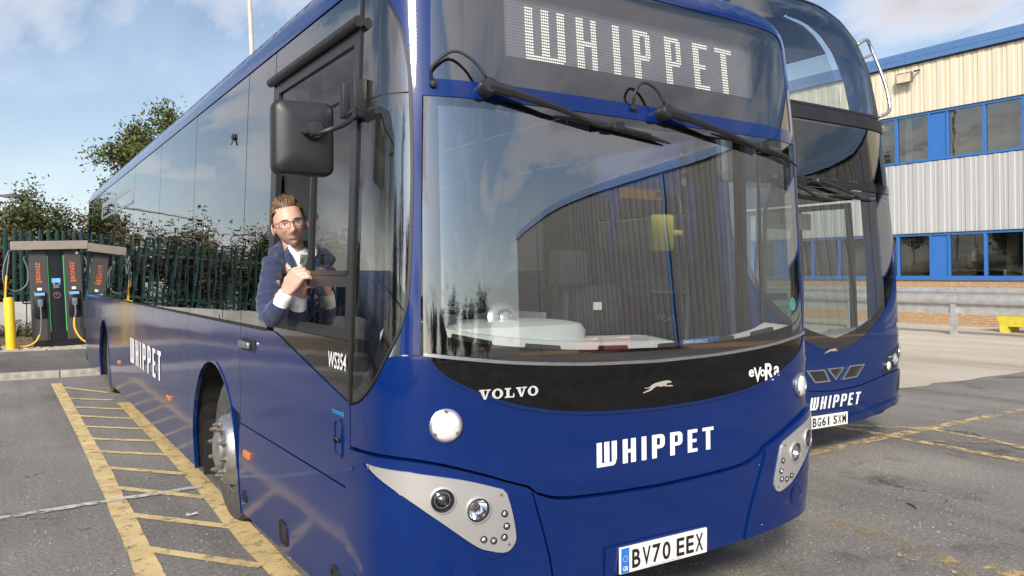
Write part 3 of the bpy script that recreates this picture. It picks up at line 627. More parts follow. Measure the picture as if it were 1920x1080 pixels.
for sd in (1, -1):
    f = (lambda q: q) if sd > 0 else mir
    cr = [(.588, zb(.588)), (.615, .48), (.652, .60), (.688, .70), (.712, .778)]+[(x, z-.004) for x, z in BT if x > .715]+[(1.60, .926), (1.60, .31)]+[(x, zb(x)) for x in np.linspace(1.58, .60, 20)]
    hl = smoothline([(.846, .803), (1.013, .857), (1.222, .897), (1.395, .905)], 5)+smoothline([(1.39, .900), (1.25, .820), (1.10, .708), (.95, .590), (.87, .556)], 5)[1:]+smoothline([(.845, .548), (.81, .552), (.785, .58), (.782, .615), (.80, .70), (.828, .785)], 3)
    circ = lambda a, b, r: [(a+r*math.cos(t), b+r*math.sin(t)) for t in np.linspace(0, 2*math.pi, 24, endpoint=False)]
    hol = [f(circ(1.088, .785, .0445)), f(circ(.950, .736, .0455))]
    panel('corner_bumper', A, f(dedupe(cr)), 'blue', bus, holes=hol, off=.024, thick=.06, step=.03)
    lip = f([(x+.012*(0 if x < 1.2 else 1), z-.022) for x, z in smoothline([(1.40, .900), (1.25, .817), (1.10, .706), (.95, .586), (.88, .553)], 4)]+smoothline([(.82, .545), (.95, .582), (1.10, .702), (1.25, .815), (1.41, .902)], 4))
    panel('bumper_lip', A, lip, 'blue', bus, off=.034, thick=.02, step=.03)
    hp = panel('headlight_panel', A, f(hl), 'silver', bus, holes=hol, off=.031, thick=.012, step=.02)
    for (ls, lz, lr, big) in [(1.088, .785, .044, 1), (.950, .736, .045, 1), (.838, .708, .014, 0), (.827, .656, .014, 0), (.836, .612, .014, 0), (.882, .605, .014, 0), (.924, .616, .014, 0)]:
        c, n = A.pt(sd*ls, lz, .032)
        c = np.array(c)
        if big:
            MB(AO).lathe([(lr*1.20, -.002), (lr*1.17, .005), (lr*1.06, .006), (lr*1.01, -.006)], c, n, 32, False).build('lamp_bezel', 'silver', hp, 'auto')
            MB(AO).lathe([(lr*1.02, -.004), (lr*1.0, .004), (lr*.93, .005), (lr*.90, -.010), (lr*.90, -.03)], c, n, 32, False).build('lamp_rim', 'dashblk', hp, 'auto')
            if ls > 1:
                MB(AO).lathe([(lr*.90, -.022), (lr*.82, -.012), (lr*.76, -.012), (lr*.70, -.030), (lr*.66, -.045)], c, n, 28).build('reflector', 'dashblk', hp, 'auto'); MB(AO).lathe([(lr*.74, -.018), (lr*.72, -.008), (lr*.66, -.008), (lr*.64, -.02)], c, n, 28, False).build('lamp_ring', 'chrome', hp, 'auto')
                MB(AO).lathe([(lr*.68, -.040), (lr*.60, -.020), (lr*.40, -.008), (lr*.2, -.003), (0, -.002)], c, n, 24).build('projector_lens', 'projl', hp, True)
            else:
                MB(AO).lathe([(lr*.90, -.008), (lr*.72, -.024), (lr*.48, -.040), (lr*.22, -.048), (lr*.20, -.024), (0, -.020)], c, n, 24).build('reflector', 'chrome', hp, 'auto'); MB(AO).lathe([(lr*.22, -.046), (lr*.20, -.016), (0, -.012)], c, n, 12).build('bulb_shield', 'dashblk', hp, 'auto')
            MB(AO).lathe([(lr*.93, .001), (lr*.7, .008), (lr*.4, .012), (0, .014)], c, n, 24).build('headlight', 'lensg', hp, True)
        else:
            MB(AO).lathe([(lr*1.05, -.002), (lr, .004), (lr*.72, .004), (lr*.68, -.002)], c, n, 14).build('lamp_rim', 'dashblk', hp, 'auto')
            MB(AO).lathe([(lr*.7, 0), (lr*.5, .004), (0, .006)], c, n, 12).build('running_light', 'lens', hp, True)
    for (ls, lz) in [(1.375, .895), (.852, .782), (.812, .578)]:
        c, n = A.pt(sd*ls, lz, .031); MB(AO).lathe([(.0065, 0), (.006, .003), (.002, .001)], c, n, 10).build('screw', 'rust', hp, 'auto')
    # round indicator lamp high on the panel
    c, n = A.pt(sd*1.068, 1.068, 0); lp = MB(AO).lathe([(.066, -.002), (.065, .010), (.058, .014), (.054, .008)], c, n, 32).build('round_lamp_ring', 'alu', bus, 'auto')
    MB(AO).lathe([(.055, .006), (.05, .013), (.03, .018), (0, .020)], c, n, 28).build('round_lamp', 'lamp', lp, True)
    for a in (90, 215, 325):
        u_ = np.cross(n, [0, 0, 1.]); u_ /= np.linalg.norm(u_); w_ = np.cross(u_, n); q = np.array(c)+.055*(u_*math.cos(math.radians(a))+w_*math.sin(math.radians(a)))
        MB(AO).lathe([(.007, .010), (.0065, .017), (.002, .017)], q, n, 10).build('screw', 'rust', lp, 'auto')
    # towing recess in the corner moulding
    c, n = A.pt(sd*1.0, .50, .024); MB(AO).lathe([(.058, .0015), (.052, .003), (.046, -.004), (.040, -.02)], c, n, 28).build('tow_cover', 'blue', bus, 'auto')
    MB(AO).lathe([(.041, -.0), (.0, .001)], c, n, 20).build('tow_recess', 'blueside', bus, False)
    for ls, lz in [(1.53, .86), (1.53, .42), (.66, .71), (.615, .42), (.70, .40)]:
        c, n = A.pt(sd*ls, lz, .025 if ls > .67 else .017); MB(AO).lathe([(.011, 0), (.010, .003), (.006, .003), (.004, 0)], c, n, 12).build('bolt', 'blueside', bus, 'auto')
# number plate on its plinth
panel('plate_plinth', A, [(-.315, .338), (.345, .338), (.345, .468), (-.315, .468)], 'blue', bus, off=.026, thick=.03, step=.06)
def plateof(sh, parent, org, s0, z0, w, h, txt, eu, off):
    c, n = sh.pt(s0+w/2, z0+h/2, off); x0 = c[0]-w/2; y = c[1]
    p = MB(org).bbox(x0, x0+w, y-.012, y, z0, z0+h, .003).build('number_plate', 'plate', parent)
    if eu: MB(org).box(x0+.004, x0+.05, y-.0135, y-.0125, z0+.004, z0+h-.004).build('plate_band', 'eu', p)
    a = .062 if eu else .03
    X0, X1 = x0+a, x0+w-.022; cw = (X1-X0)/(7*1.0+.45); xx = X0
    for ch in txt:                           # one glyph at a time, all to one width
        if ch == ' ': xx += cw*.45; continue
        g0 = .30 if ch == '1' else .06
        V, F = text2d('I' if ch == '1' else ch, xx+cw*g0, xx+cw*(1-g0-.06), z0+.017, z0+h-.017, .022)
        MB(org).add([(v[0], y-.0142, v[1]) for v in V], F).build('plate_character', 'ink', p, fix=False); xx += cw
    if eu:
        V, F = text2d('GB', x0+.013, x0+.041, z0+.014, z0+.034, .015); MB(org).add([(v[0], y-.0145, v[1]) for v in V], F).build('plate_lettering', 'white', p, fix=False)
        mb = MB(org)
        for k in range(12):
            a = k*math.pi/6; cx = x0+.027+.0125*math.cos(a); cz = z0+.066+.0125*math.sin(a); mb.box(cx-.0015, cx+.0015, y-.0145, y-.0136, cz-.0015, cz+.0015)
        mb.build('plate_stars', 'ymir', p)
        V, F = text2d('Volvo Truck and Bus Centre East Anglia', x0+.17, x0+.36, z0+.005, z0+.0115, 0); MB(org).add([(v[0], y-.0143, v[1]) for v in V], F).build('plate_lettering', 'ink', p, fix=False)
    return p
plateof(A, bus, AO, -.243, .340, .535, .117, 'BV70 EEX', True, .030)
# lettering on the front
for V, F in fleet_letters(-.362, .352, .822, .928, .235): decal('lettering', A, V, F, 'white', bus, .003)
V, F = dog2d(-.097, .087, 1.122, 1.170); decal('greyhound_emblem', A, V, F, 'logo', mask_o, .006)
# maker's badge: bold capitals with slab serifs
def slab(sh, x0, x1, z0, z1):
    h = z1-z0; n = 5; adv = (x1-x0)/n; V = []; F = []
    def quad(p): b = len(V); V.extend(p); F.append(tuple(range(b, b+len(p))))
    for i, ch in enumerate('VOLVO'):
        a = x0+i*adv+adv*.04; w = adv*.92; t = .21*w; s_ = .16*h
        X = lambda q: a+q*w
        Z = lambda q: z0+q*h
        if ch == 'V':
            quad([(X(.10), Z(.86)), (X(.40), Z(0)), (X(.56), Z(0)), (X(.40), Z(.86))]); quad([(X(.56), Z(0)), (X(.60), Z(0)), (X(.86), Z(.86)), (X(.70), Z(.86)), (X(.50), Z(.18))])
            quad([(X(0), Z(.86)), (X(.50), Z(.86)), (X(.50), Z(1)), (X(0), Z(1))]); quad([(X(.58), Z(.86)), (X(1), Z(.86)), (X(1), Z(1)), (X(.58), Z(1))])
        elif ch == 'L':
            quad([(X(.2), Z(.14)), (X(.48), Z(.14)), (X(.48), Z(.86)), (X(.2), Z(.86))]); quad([(X(.06), Z(.86)), (X(.62), Z(.86)), (X(.62), Z(1)), (X(.06), Z(1))])
            quad([(X(.06), Z(0)), (X(.92), Z(0)), (X(.92), Z(.14)), (X(.06), Z(.14))]); quad([(X(.80), Z(.14)), (X(.92), Z(.14)), (X(.92), Z(.42)), (X(.82), Z(.42))])
        else:
            k = 20
            for j in range(k):
                q0, q1 = 2*math.pi*j/k, 2*math.pi*(j+1)/k
                e = lambda q, rx, rz: (X(.5+rx*math.cos(q)), Z(.5+rz*math.sin(q)))
                quad([e(q0, .5, .52), e(q1, .5, .52), e(q1, .23, .36), e(q0, .23, .36)])
    return V, F
V, F = slab(A, -.935, -.662, 1.16, 1.199); decal('badge', A, V, F, 'badge', mask_o, .008)
for ch, x0, x1, z0, z1 in [('e', .602, .642, 1.146, 1.183), ('V', .640, .698, 1.118, 1.191), ('o', .690, .728, 1.142, 1.178), ('R', .727, .800, 1.118, 1.206), ('a', .798, .848, 1.136, 1.188)]:
    V, F = text2d(ch, x0, x1, z0, z1, .022); decal('badge', A, V, F, 'white', mask_o, .006)
for ch, a_ in (('W', 1.160), ('S', 1.192)):
    V, F = text2d(ch, a_, a_+.026, 1.178, 1.215, .008); decal('lettering', A, V, F, 'white', bus, .004)
# ------------------------------------------------------------------ single-decker: sides, cab window, wheels
def sy(y, sd=-1): return A.sy(y, sd)
def yz(pts, sd=-1):
    q = [(A.sy(y, sd), z) for y, z in pts]
    return q
def archp(yc, hw, top, base, n=18):
    return [(yc+hw*math.cos(math.pi*k/n)*(1 if 1 else 1), base+(top-base)*abs(math.sin(math.pi*k/n))**.72) for k in range(n+1)]
SB = .185                                  # skirt
AF, AR = 5.76, 12.62                       # arch centres
archF = [(y, z) for y, z in archp(AF, .70, 1.075, .17)]; archR = archp(AR, .66, 1.045, .17)
WAIST = 1.345
def skirt(y0, y1, arches):                  # bottom edge from y0 to y1 (increasing y) with arch notches
    o = [(y0, SB)]
    for a in arches:
        if y0 < a[-1][0] and a[0][0] < y1:
            o += [p for p in a[::-1]]
    o.append((y1, SB)); return o
GS = (.16, .10)
def sidepanels(sd):
    # cab door skin, lower flap, then body panels separated by shut lines
    if sd < 0:
        panel('cab_door', A, yz([(3.178, .752), (4.992, .752), (4.992, WAIST-.004), (4.30, WAIST+.004), (4.22, 1.337), (3.178, 1.108)], sd), 'blueside', bus, step=.08, gstep=GS)
        panel('skirt_flap', A, yz([(3.178, SB+.02), (5.052, SB+.0), (5.057, .30), (5.02, .70), (4.992, .744), (3.178, .744)], sd), 'blueside', bus, off=.001, step=.08, gstep=GS)
        V = [(3.178, 1.115), (4.22, 1.345), (4.31, 1.353), (4.31, 1.372), (3.178, 1.372)]
        panel('cab_lower_panel', A, yz(V, sd), 'black', bus, off=-.003, step=.08, gstep=GS)
    else:
        panel('side_panel', A, yz([(4.75, SB), (5.052, SB), (5.057, .30), (5.02, .70), (4.992, .80), (4.992, WAIST-.004), (4.75, WAIST-.004)], sd), 'blueside', bus, step=.08, gstep=GS)
    first = [p for p in archF[::-1] if p[0] > 4.996]
    cuts = [4.998, 6.62, 8.33, 10.1, 11.85, 13.45, YEND]
    for i in range(len(cuts)-1):
        y0, y1 = cuts[i]+.003, cuts[i+1]-.003
        b = [(y0, SB if i else .80)]
        if i == 0: b += [p for p in archF[::-1] if p[1] > .80 or p[0] > AF] + [(y1, SB)]
        elif i == 4: b = [(y0, SB)]+[p for p in archR[::-1]]+[(y1, SB)]
        else: b = [(y0, SB), (y1, SB)]
        b = [(max(y0, min(y1, y)), max(z, SB)) for y, z in b]
        panel('side_panel', A, dedupe(yz(b+[(y1, WAIST-.004), (y0, WAIST-.004)], sd)), 'blueside', bus, step=.08, gstep=GS)
    # arch lips
    for ar in (archF, archR):
        o = [(y, z) for y, z in ar]; yc = (o[0][0]+o[-1][0])/2
        inn = [(yc+(y-yc)*.975, .17+(z-.17)*.975) for y, z in o]
        panel('arch_lip', A, yz(o+inn[::-1], sd), 'dblue', bus, off=.006, thick=.03, step=.05)
    # waist rail
    panel('waist_rail', A, yz([(4.45 if sd < 0 else 4.75, WAIST-.003), (YEND, WAIST-.003), (YEND, WAIST+.013), (4.45 if sd < 0 else 4.75, WAIST+.013)], sd), 'trim', bus, off=.002, thick=.01, step=.1)
    # flush bonded side glass
    gc = [4.44 if sd < 0 else 4.75, 5.01, 6.55, 8.17, 9.9, 11.6, 13.4, YEND]
    for i in range(len(gc)-1):
        y0, y1 = gc[i]+.005, gc[i+1]-.005
        panel('side_window', A, yz([(y0, WAIST+.016), (y1, WAIST+.016), (y1, 2.882), (y0, 2.882)], sd), 'tint', bus, off=-.003, thick=.01, step=.12, gstep=GS)
    for y0, y1 in ((9.98, 11.56), (11.66, 13.28)):          # opening hopper windows
        h = panel('hopper_frame', A, yz(rrect(y0, y1, 2.475, 2.705, .03), sd), 'alu', bus, holes=[yz(rrect(y0+.07, y1-.07, 2.503, 2.64, .02), sd)], off=.004, thick=.008, step=.08)
        panel('hopper_pane', A, yz(rrect(y0+.07, y1-.07, 2.503, 2.64, .02), sd), 'tint', h, off=.001, thick=0, step=.1)
    # skirt liner behind the panels
    panel('body_liner', A, yz([(3.3 if sd < 0 else 4.8, .24), (4.9, .24), (4.95, .85), (5.2, 1.16), (6.3, 1.16), (6.57, .85), (6.6, .24), (11.8, .24), (11.85, .85), (12.1, 1.16), (13.1, 1.16), (13.4, .85), (13.45, .24), (YEND, .24), (YEND, 1.33), (3.3 if sd < 0 else 4.8, 1.33 if sd > 0 else 1.1)], sd), 'liner', bus, off=-.035, thick=0, step=.2, gstep=(.3, .2))
    for ym, zm in ((4.83, .583), (7.45, .583), (10.95, .575)):
        c, n = A.pt(A.sy(ym, sd), zm, .004); MB(AO).bbox(c[0]-.012, c[0]+.012, ym-.06, ym+.06, zm-.022, zm+.022, .008).build('side_marker', 'amber', bus)
sidepanels(-1); sidepanels(1)
panel('skirt_front_liner', A, [(-1.9, .36), (1.9, .36), (1.9, .9), (1.2, 1.3), (-1.2, 1.3), (-1.9, .9)], 'liner', bus, off=-.07, thick=0, step=.08)
panel('underrun_valance', A, [(-1.3, .30), (1.3, .30), (1.3, .42), (-1.3, .42)], 'liner', bus, off=-.22, thick=0, step=.08)
# side lettering (reads towards the front of the bus)
def sideletter(V, F, mt, off=.004, sd=-1):
    return decal('lettering', A, [(A.sy(-a, sd), b) for a, b in V], F, mt, bus, off)
for V, F in fleet_letters(-9.86, -7.83, .68, .955, .27): sideletter(V, F, 'white')
V, F = text2d('WS354', -3.435, -3.215, 1.243, 1.315, .012); sideletter(V, F, 'white', .004)
V, F = text2d('screenwash', -3.372, -3.232, 1.046, 1.075, .008); sideletter(V, F, 'cyan')
# filler recess, handle, vents
def sidebox(name, y0, y1, z0, z1, d0, d1, mt, parent=bus, b=.01, r=None):
    c, n = A.pt(A.sy((y0+y1)/2, -1), (z0+z1)/2, 0); x = c[0]
    return MB(AO).bbox(x-d1, x-d0, y0, y1, z0, z1, b).build(name, mt, parent)
def ringbox(name, y0, y1, z0, z1, t, prou, mt, parent=bus):
    o = rrect(y0, y1, z0, z1, min(.03, (y1-y0)*.3)); i = rrect(y0+t, y1-t, z0+t, z1-t, min(.02, (y1-y0)*.2))
    return panel(name, A, yz(o), mt, parent, holes=[yz(i)], off=prou, thick=.02, step=.05)
fr = ringbox('filler_recess', 3.262, 3.362, .86, 1.03, .014, .006, 'blueside'); panel('recess_back', A, yz(rrect(3.274, 3.35, .872, 1.018, .015)), 'dblue', fr, off=.0015, thick=0, step=.05)
c, n = A.pt(A.sy(3.30), .93, .008); MB(AO).tube([c+np.array([0, -.02, 0]), c+np.array([-.012, -.01, .02]), c+np.array([-.014, .012, .018]), c+np.array([0, .022, -.004])], .006, 6).build('latch', 'trim', fr, True)
hp = sidebox('handle_plate', 4.66, 4.93, 1.205, 1.275, -.002, .008, 'trim', b=.004)
c, n = A.pt(A.sy(4.8), 1.24, 0); MB(AO).bbox(c[0]-.035, c[0]-.012, 4.70, 4.92, 1.222, 1.262, .010).build('door_handle', 'alu', hp, 'auto')
for y0, y1, z0, z1 in ((4.90, 4.99, .27, .34), (4.09, 4.22, .235, .36), (3.33, 3.43, .28, .36)):
    v = ringbox('skirt_vent', y0, y1, z0, z1, .016, .008, 'trim'); panel('vent_back', A, yz(rrect(y0+.01, y1-.01, z0+.01, z1-.01, .008)), 'dashblk', v, off=.002, thick=0, step=.05)
c, n = A.pt(A.sy(5.33), 2.545, 0); MB(AO).lathe([(.022, 0), (.02, .012), (.008, .016)], c, n, 12).build('glass_fixing', 'trim', bus, 'auto'); MB(AO).tube([c, c+n*.02+np.array([0, 0, -.05])], .006, 6).build('glass_fixing', 'trim', bus)
# ---- cab window: frame with opening, sliding pane, gutter
CY0, CY1, CZ0, CZ1 = 3.185, 4.43, 1.376, 2.70
wo = [(CY0, CZ0), (CY1, CZ0), (CY1, CZ1), (CY0, CZ1)]
def hole(y0, y1, z0, z1): return [(y0, z0), (y1, z0), (y1, z1), (y0, z1)]
h1 = hole(CY0+.055, CY1-.10, 1.425, 1.60); h2 = hole(CY0+.055, CY1-.10, 1.655, 2.635)
cabf = panel('cab_window_frame', A, yz(wo), 'framem', bus, holes=[yz(h1), yz(h2)], off=.006, thick=.03, step=.08)
PY = 3.70                                   # sliding pane's free edge
panel('lower_pane', A, yz(hole(CY0+.055, PY-.03, 1.425, 1.60)), 'cab', cabf, off=-.004, thick=0, step=.1)
fixed = hole(CY0+.055, PY, 1.655, 2.44)
panel('pane_stile', A, yz(hole(PY+.008, PY+.028, 1.65, 2.46)), 'framem', cabf, off=.016, thick=.03, step=.1)
panel('pane_rail', A, yz(hole(CY0+.05, PY-.014, 2.415, 2.455)), 'framem', cabf, off=.014, thick=.02, step=.1)
panel('pane_rail', A, yz(hole(CY0+.05, PY-.014, 1.652, 1.672)), 'framem', cabf, off=.014, thick=.02, step=.1)
panel('sliding_pane', A, yz(hole(CY0+.055, PY+.006, 1.674, 2.413)), 'cab', cabf, off=.002, thick=0, step=.1)
panel('top_light', A, yz(hole(CY0+.055, CY1-.10, 2.458, 2.635)), 'cab', cabf, off=-.006, thick=0, step=.1)
panel('top_rail', A, yz(hole(PY+.03, CY1-.10, 2.44, 2.457)), 'trim', cabf, off=.002, thick=.02, step=.1)
g0, n0 = A.pt(A.sy(CY0-.03), 2.712, .02); g1, n1 = A.pt(A.sy(CY1+.02), 2.712, .02)
MB(AO).tube([g0, g1], .024, 10).build('rain_gutter', 'plastic', bus, 'auto')
panel('window_surround', A, yz([(CY0-.004, CZ1+.004), (CY1+.004, CZ1+.004), (CY1+.004, 2.882), (CY0-.004, 2.882)]), 'tint', bus, off=-.003, thick=.01, step=.1, gstep=GS)
panel('cab_header_backing', A, yz([(CY0-.004, CZ1), (CY1+.004, CZ1), (CY1+.004, 2.88), (CY0-.004, 2.88)]), 'liner', bus, off=-.02, thick=0, step=.2)
V, F = text2d('::', 0, .03, 0, .01, 0)
# seals on the shut lines
for y in (3.18,): panel('corner_seam', A, yz([(y-.006, 1.11), (y+.002, 1.11), (y+.002, 2.885), (y-.006, 2.885)]), 'framem', bus, off=.008, thick=.012, step=.1)
# ---- wheels
def wheel(cx, cy, cz, R, sd, parent, org, twin=False):
    ax = (sd, 0, 0)
    w = MB(org).lathe([(.30, -.28), (R-.05, -.29), (R-.012, -.26), (R, -.22), (R, -.05), (R-.014, -.018), (R-.05, -.004), (R-.09, 0), (R-.13, -.006), (.300, -.012), (.288, -.02)], (cx, cy, cz), ax, 48).build('wheel', 'tyre', parent, 'auto')
    if twin: MB(org).lathe([(.290, -.018), (.283, -.014), (.275, -.03), (.262, -.10), (.17, -.14), (.15, -.06), (.11, -.05), (.10, .01), (0, .015)], (cx, cy, cz), ax, 40).build('rim', 'steel', w, 'auto')
    else: MB(org).lathe([(.290, -.018), (.283, -.012), (.274, -.03), (.262, -.045), (.245, -.03), (.225, .035), (.20, .058), (.155, .060), (.14, .03), (.125, .02), (.12, .07), (.105, .085), (0, .09)], (cx, cy, cz), ax, 40).build('rim', 'steel', w, 'auto')
    for k in range(10):
        a = 2*math.pi*(k+.3)/10; h0 = -.13 if twin else .058
        c = (cx+sd*h0, cy+.168*math.cos(a), cz+.168*math.sin(a)); MB(org).lathe([(.021, 0), (.021, .012), (.016, .014), (.016, .032), (.010, .034), (.010, .042), (.0, .042)], c, ax, 6).build('wheel_nut', 'rust', w, False)
    return w
def archbox(yc, hw, top, side, parent, org, xo, depth):
    mb = MB(org); n = 14; o = [(yc+hw*math.cos(math.pi*k/n), .17+(top-.17)*abs(math.sin(math.pi*k/n))**.72) for k in range(n+1)]
    V = [(xo, y, z) for y, z in o]+[(xo+depth*side, y, z) for y, z in o]; k = n+1
    mb.add(V, [(i, i+1, k+i+1, k+i) for i in range(n)]+[tuple(k+i for i in range(k))]); mb.build('wheel_arch', 'arch', parent)
for sd in (-1, 1):
    xs = A.xc+sd*1.265
    for yw, tw in ((5.56, False), (12.5, True)):
        wheel(A.xc+sd*1.222, yw, .478, .478, sd, bus, AO, tw)
    archbox(AF, .70, 1.07, -sd, bus, AO, xs, .62); archbox(AR, .66, 1.04, -sd, bus, AO, xs, .85)
    mb = MB(AO); mb.box(A.xc+sd*.93 if sd > 0 else A.xc-1.22, A.xc+sd*1.22 if sd > 0 else A.xc-.93, AF+.60, AF+.615, .13, .55); mb.build('mud_flap', 'trim', bus)
mb = MB(AO); mb.box(1.45, 3.58, 3.5, 5.0, .30, .34); mb.box(1.9, 3.13, 4.9, 13.6, .25, .33); mb.box(1.45, 3.58, 6.7, 11.7, .22, .28); mb.box(1.45, 3.58, 13.5, 15.3, .24, .4); mb.build('chassis', 'liner', bus)
MB(AO).tube([(1.4, 5.56, .478), (3.6, 5.56, .478)], .07, 10).build('axle', 'liner', bus); MB(AO).tube([(1.4, 12.5, .478), (3.6, 12.5, .478)], .09, 10).build('axle', 'liner', bus)
# rear end wall
MB(AO).prism([(1.24, .2), (3.79, .2), (3.80, 1.3), (3.73, 2.9), (3.45, 3.17), (1.58, 3.17), (1.30, 2.9), (1.23, 1.3)], lambda x, z: (x, YEND-.002, z), lambda x, z: (x, YEND-.05, z)).build('rear_panel', 'blueside', bus)
# ---- nearside entrance door (glazed leaves) and nearside mirror
for k, (y0, y1) in enumerate(((3.26, 3.55), (3.57, 4.72))):
    d = panel('entrance_door', A, yz([(y0, .36), (y1, .36), (y1, 2.60), (y0, 2.60)], 1), 'trim', bus, holes=[yz([(y0+.06, .50), (y1-.06, .50), (y1-.06, 2.52), (y0+.06, 2.52)], 1)], off=-.01, thick=.04, step=.1)
    panel('door_pane', A, yz([(y0+.06, .50), (y1-.06, .50), (y1-.06, 2.52), (y0+.06, 2.52)], 1), 'clear', d, off=-.02, thick=0, step=.15)
panel('door_header', A, yz([(3.25, 2.61), (4.74, 2.61), (4.74, 2.885), (3.25, 2.885)], 1), 'black', bus, step=.1)
panel('door_sill', A, yz([(3.25, .24), (4.74, .24), (4.74, .35), (3.25, .35)], 1), 'blueside', bus, step=.1)
# ---- offside mirror
c, n = A.pt(A.sy(3.165), 2.40, 0); c = np.array(c)
br = MB(AO); br.bbox(c[0]-.055, c[0]+.005, 3.10, 3.145, 2.30, 2.46, .008); br.bbox(c[0]-.07, c[0]+.0, 3.19, 3.235, 2.31, 2.46, .008); br.bbox(c[0]-.045, c[0]+.0, 3.14, 3.195, 2.32, 2.47, .006); br.build('mirror_bracket', 'plastic', bus, 'auto')
# arm: down from the bracket, then out to the housing
def at(u, v, x): return pix(u, v, 0, x)
e0 = np.array([c[0]-.05, 3.20, 2.32]); 
mh = at(573, 264, 1.03)                      # housing centre
e1 = at(667, 205, c[0]-.07); e2 = at(655, 227, c[0]-.11); e3 = at(606, 247, 1.03)
MB(AO).tube([e0, e1, at(664, 218, c[0]-.085), e2, at(640, 236, 1.10), e3, at(588, 252, 1.02)], .0105, 10).build('mirror_arm', 'plastic', bus, True)
mir_o = None
tl, tr_, br_, bl = at(524, 196, 1.03), at(621, 196, 1.03), at(621, 334, 1.03), at(524, 334, 1.03)
cc = (tl+br_)/2; wd = .155; hh = (tl[2]-br_[2])/2
ux = cR.copy(); ux[2] = 0; ux = ux/np.linalg.norm(ux); wd = abs((tr_-tl)@ux)/2
# housing turned so that its back faces the photographer: measure its width across the view
scale = np.linalg.norm(cc-np.array([0, 0, EYE]))
dep = (cc-np.array([0, 0, EYE]))@cF; wd = 97/FPX*dep/2*1.06; hh = 138/FPX*dep/2
ux = np.array([math.cos(HEAD-.45), -math.sin(HEAD-.45), 0]); wd = wd/abs(ux@cR)
nb = np.array([ux[1], -ux[0], 0]); nb = nb if nb@cF < 0 else -nb
V = []; F = []; rings = []
prof = [(1.0, 1.0, -.045), (1.0, 1.0, .0), (.965, .975, .018), (.85, .90, .030), (.45, .5, .040)]
base = rrect(-1, 1, -1, 1, .16, 6); base = [(x, z) for x, z in rrect(-wd, wd, -hh, hh, .035, 6)]
for fx, fz, d in prof:
    rings.append(len(V)); V += [cc+ux*(x*fx)+np.array([0, 0, z*fz])+nb*d for x, z in base]
k = len(base)
for i in range(len(prof)-1):
    F += [(rings[i]+j, rings[i]+(j+1) % k, rings[i+1]+(j+1) % k, rings[i+1]+j) for j in range(k)]
F.append(tuple(rings[-1]+j for j in range(k))); F.append(tuple(rings[0]+j for j in range(k-1, -1, -1)))
mir_o = MB(AO).add(V, F).build('mirror_housing', 'plastic', bus, 'auto')
V = [cc+ux*x*.93+np.array([0, 0, z*.95])-nb*.047 for x, z in base]; MB(AO).add(V, [tuple(range(k-1, -1, -1))]).build('mirror_glass', 'chrome', mir_o, fix=False)
q = pix(590, 250, 0, 1.03)-0; q = cc+ux*(.30*wd)+np.array([0, 0, hh*.20])
MB(AO).lathe([(.040, .03), (.040, .055), (.034, .064), (0, .066)], q, nb, 20).build('mirror_clamp', 'plastic', mir_o, 'auto')
MB(AO).lathe([(.011, .05), (.011, .075), (0, .076)], q-ux*.04-np.array([0, 0, .012]), nb, 10).build('mirror_clamp', 'plastic', mir_o, 'auto')
# ---- wipers, hung from the bar above the windscreen
def wiper(s0, s1, sb0, sb1, z0, z1, zb0, zb1, hose):
    p0, n0 = A.pt(s0, z0, 0); p0 = np.array(p0); n0 = np.array(n0)
    w = MB(AO).lathe([(.034, .0), (.036, .03), (.033, .062), (.028, .068), (0, .070)], p0, n0, 20).build('wiper', 'plastic', bus, 'auto')
    m_, n1 = A.pt(s0+(s1-s0)*.16, z0+(z1-z0)*.14, .056); e_, n2 = A.pt(s1, z1, .04); mid, _ = A.pt(s0+(s1-s0)*.55, z0+(z1-z0)*.55, .062)
    MB(AO).tube([p0+n0*.05, m_], [.026, .026], 8).build('wiper_head', 'plastic', w, 'auto')
    c1, nn = A.pt(s0+(s1-s0)*.09, z0+(z1-z0)*.07, .083)
    MB(AO).tube([m_, mid, e_], [.021, .014, .008], 8).build('wiper_arm', 'plastic', w, 'auto')
    pts = [A.pt(sb0+(sb1-sb0)*t, zb0+(zb1-zb0)*t+.012*math.sin(math.pi*t), .022)[0] for t in np.linspace(0, 1, 9)]
    MB(AO).tube(pts, [.004, .010, .013, .015, .016, .015, .013, .010, .004], 6).build('wiper_blade', 'trim', w)
    t = .30; pts2 = [A.pt(sb0+(sb1-sb0)*t, zb0+(zb1-zb0)*t+.012, .030)[0] for t in np.linspace(.2, .8, 6)]
    MB(AO).tube(pts2, .011, 6).build('wiper_bridge', 'plastic', w)
    e3, _ = A.pt(sb0+(sb1-sb0)*.5, zb0+(zb1-zb0)*.5+.015, .034); MB(AO).bbox(e3[0]-.03, e3[0]+.03, e3[1]-.02, e3[1]+.012, e3[2]-.018, e3[2]+.022, .006).build('wiper_pivot', 'plastic', w)
    MB(AO).tube([e_, e3], .008, 6).build('wiper_arm', 'plastic', w)
    h = [A.pt(a, b, c_)[0] for a, b, c_ in hose]; MB(AO).tube([np.array(p) for p in smoothline([tuple(x) for x in h], 4)], .0065, 6).build('washer_hose', 'trim', w, True)
    MB(AO).lathe([(.016, 0), (.014, .012), (0, .016)], A.pt(*hose[0])[0], n0, 10).build('washer_hose', 'plastic', w, 'auto')
wiper(-.905, -.33, -.58, .10, 2.395, 2.292, 2.315, 2.258, [(-1.125, 2.40, .004), (-1.13, 2.46, .03), (-1.05, 2.525, .04), (-.97, 2.49, .05), (-.915, 2.42, .055)])
wiper(.06, .77, .38, 1.12, 2.395, 2.275, 2.33, 2.235, [(-.11, 2.405, .004), (-.12, 2.46, .03), (-.07, 2.515, .04), (0.0, 2.49, .05), (.05, 2.42, .055)])
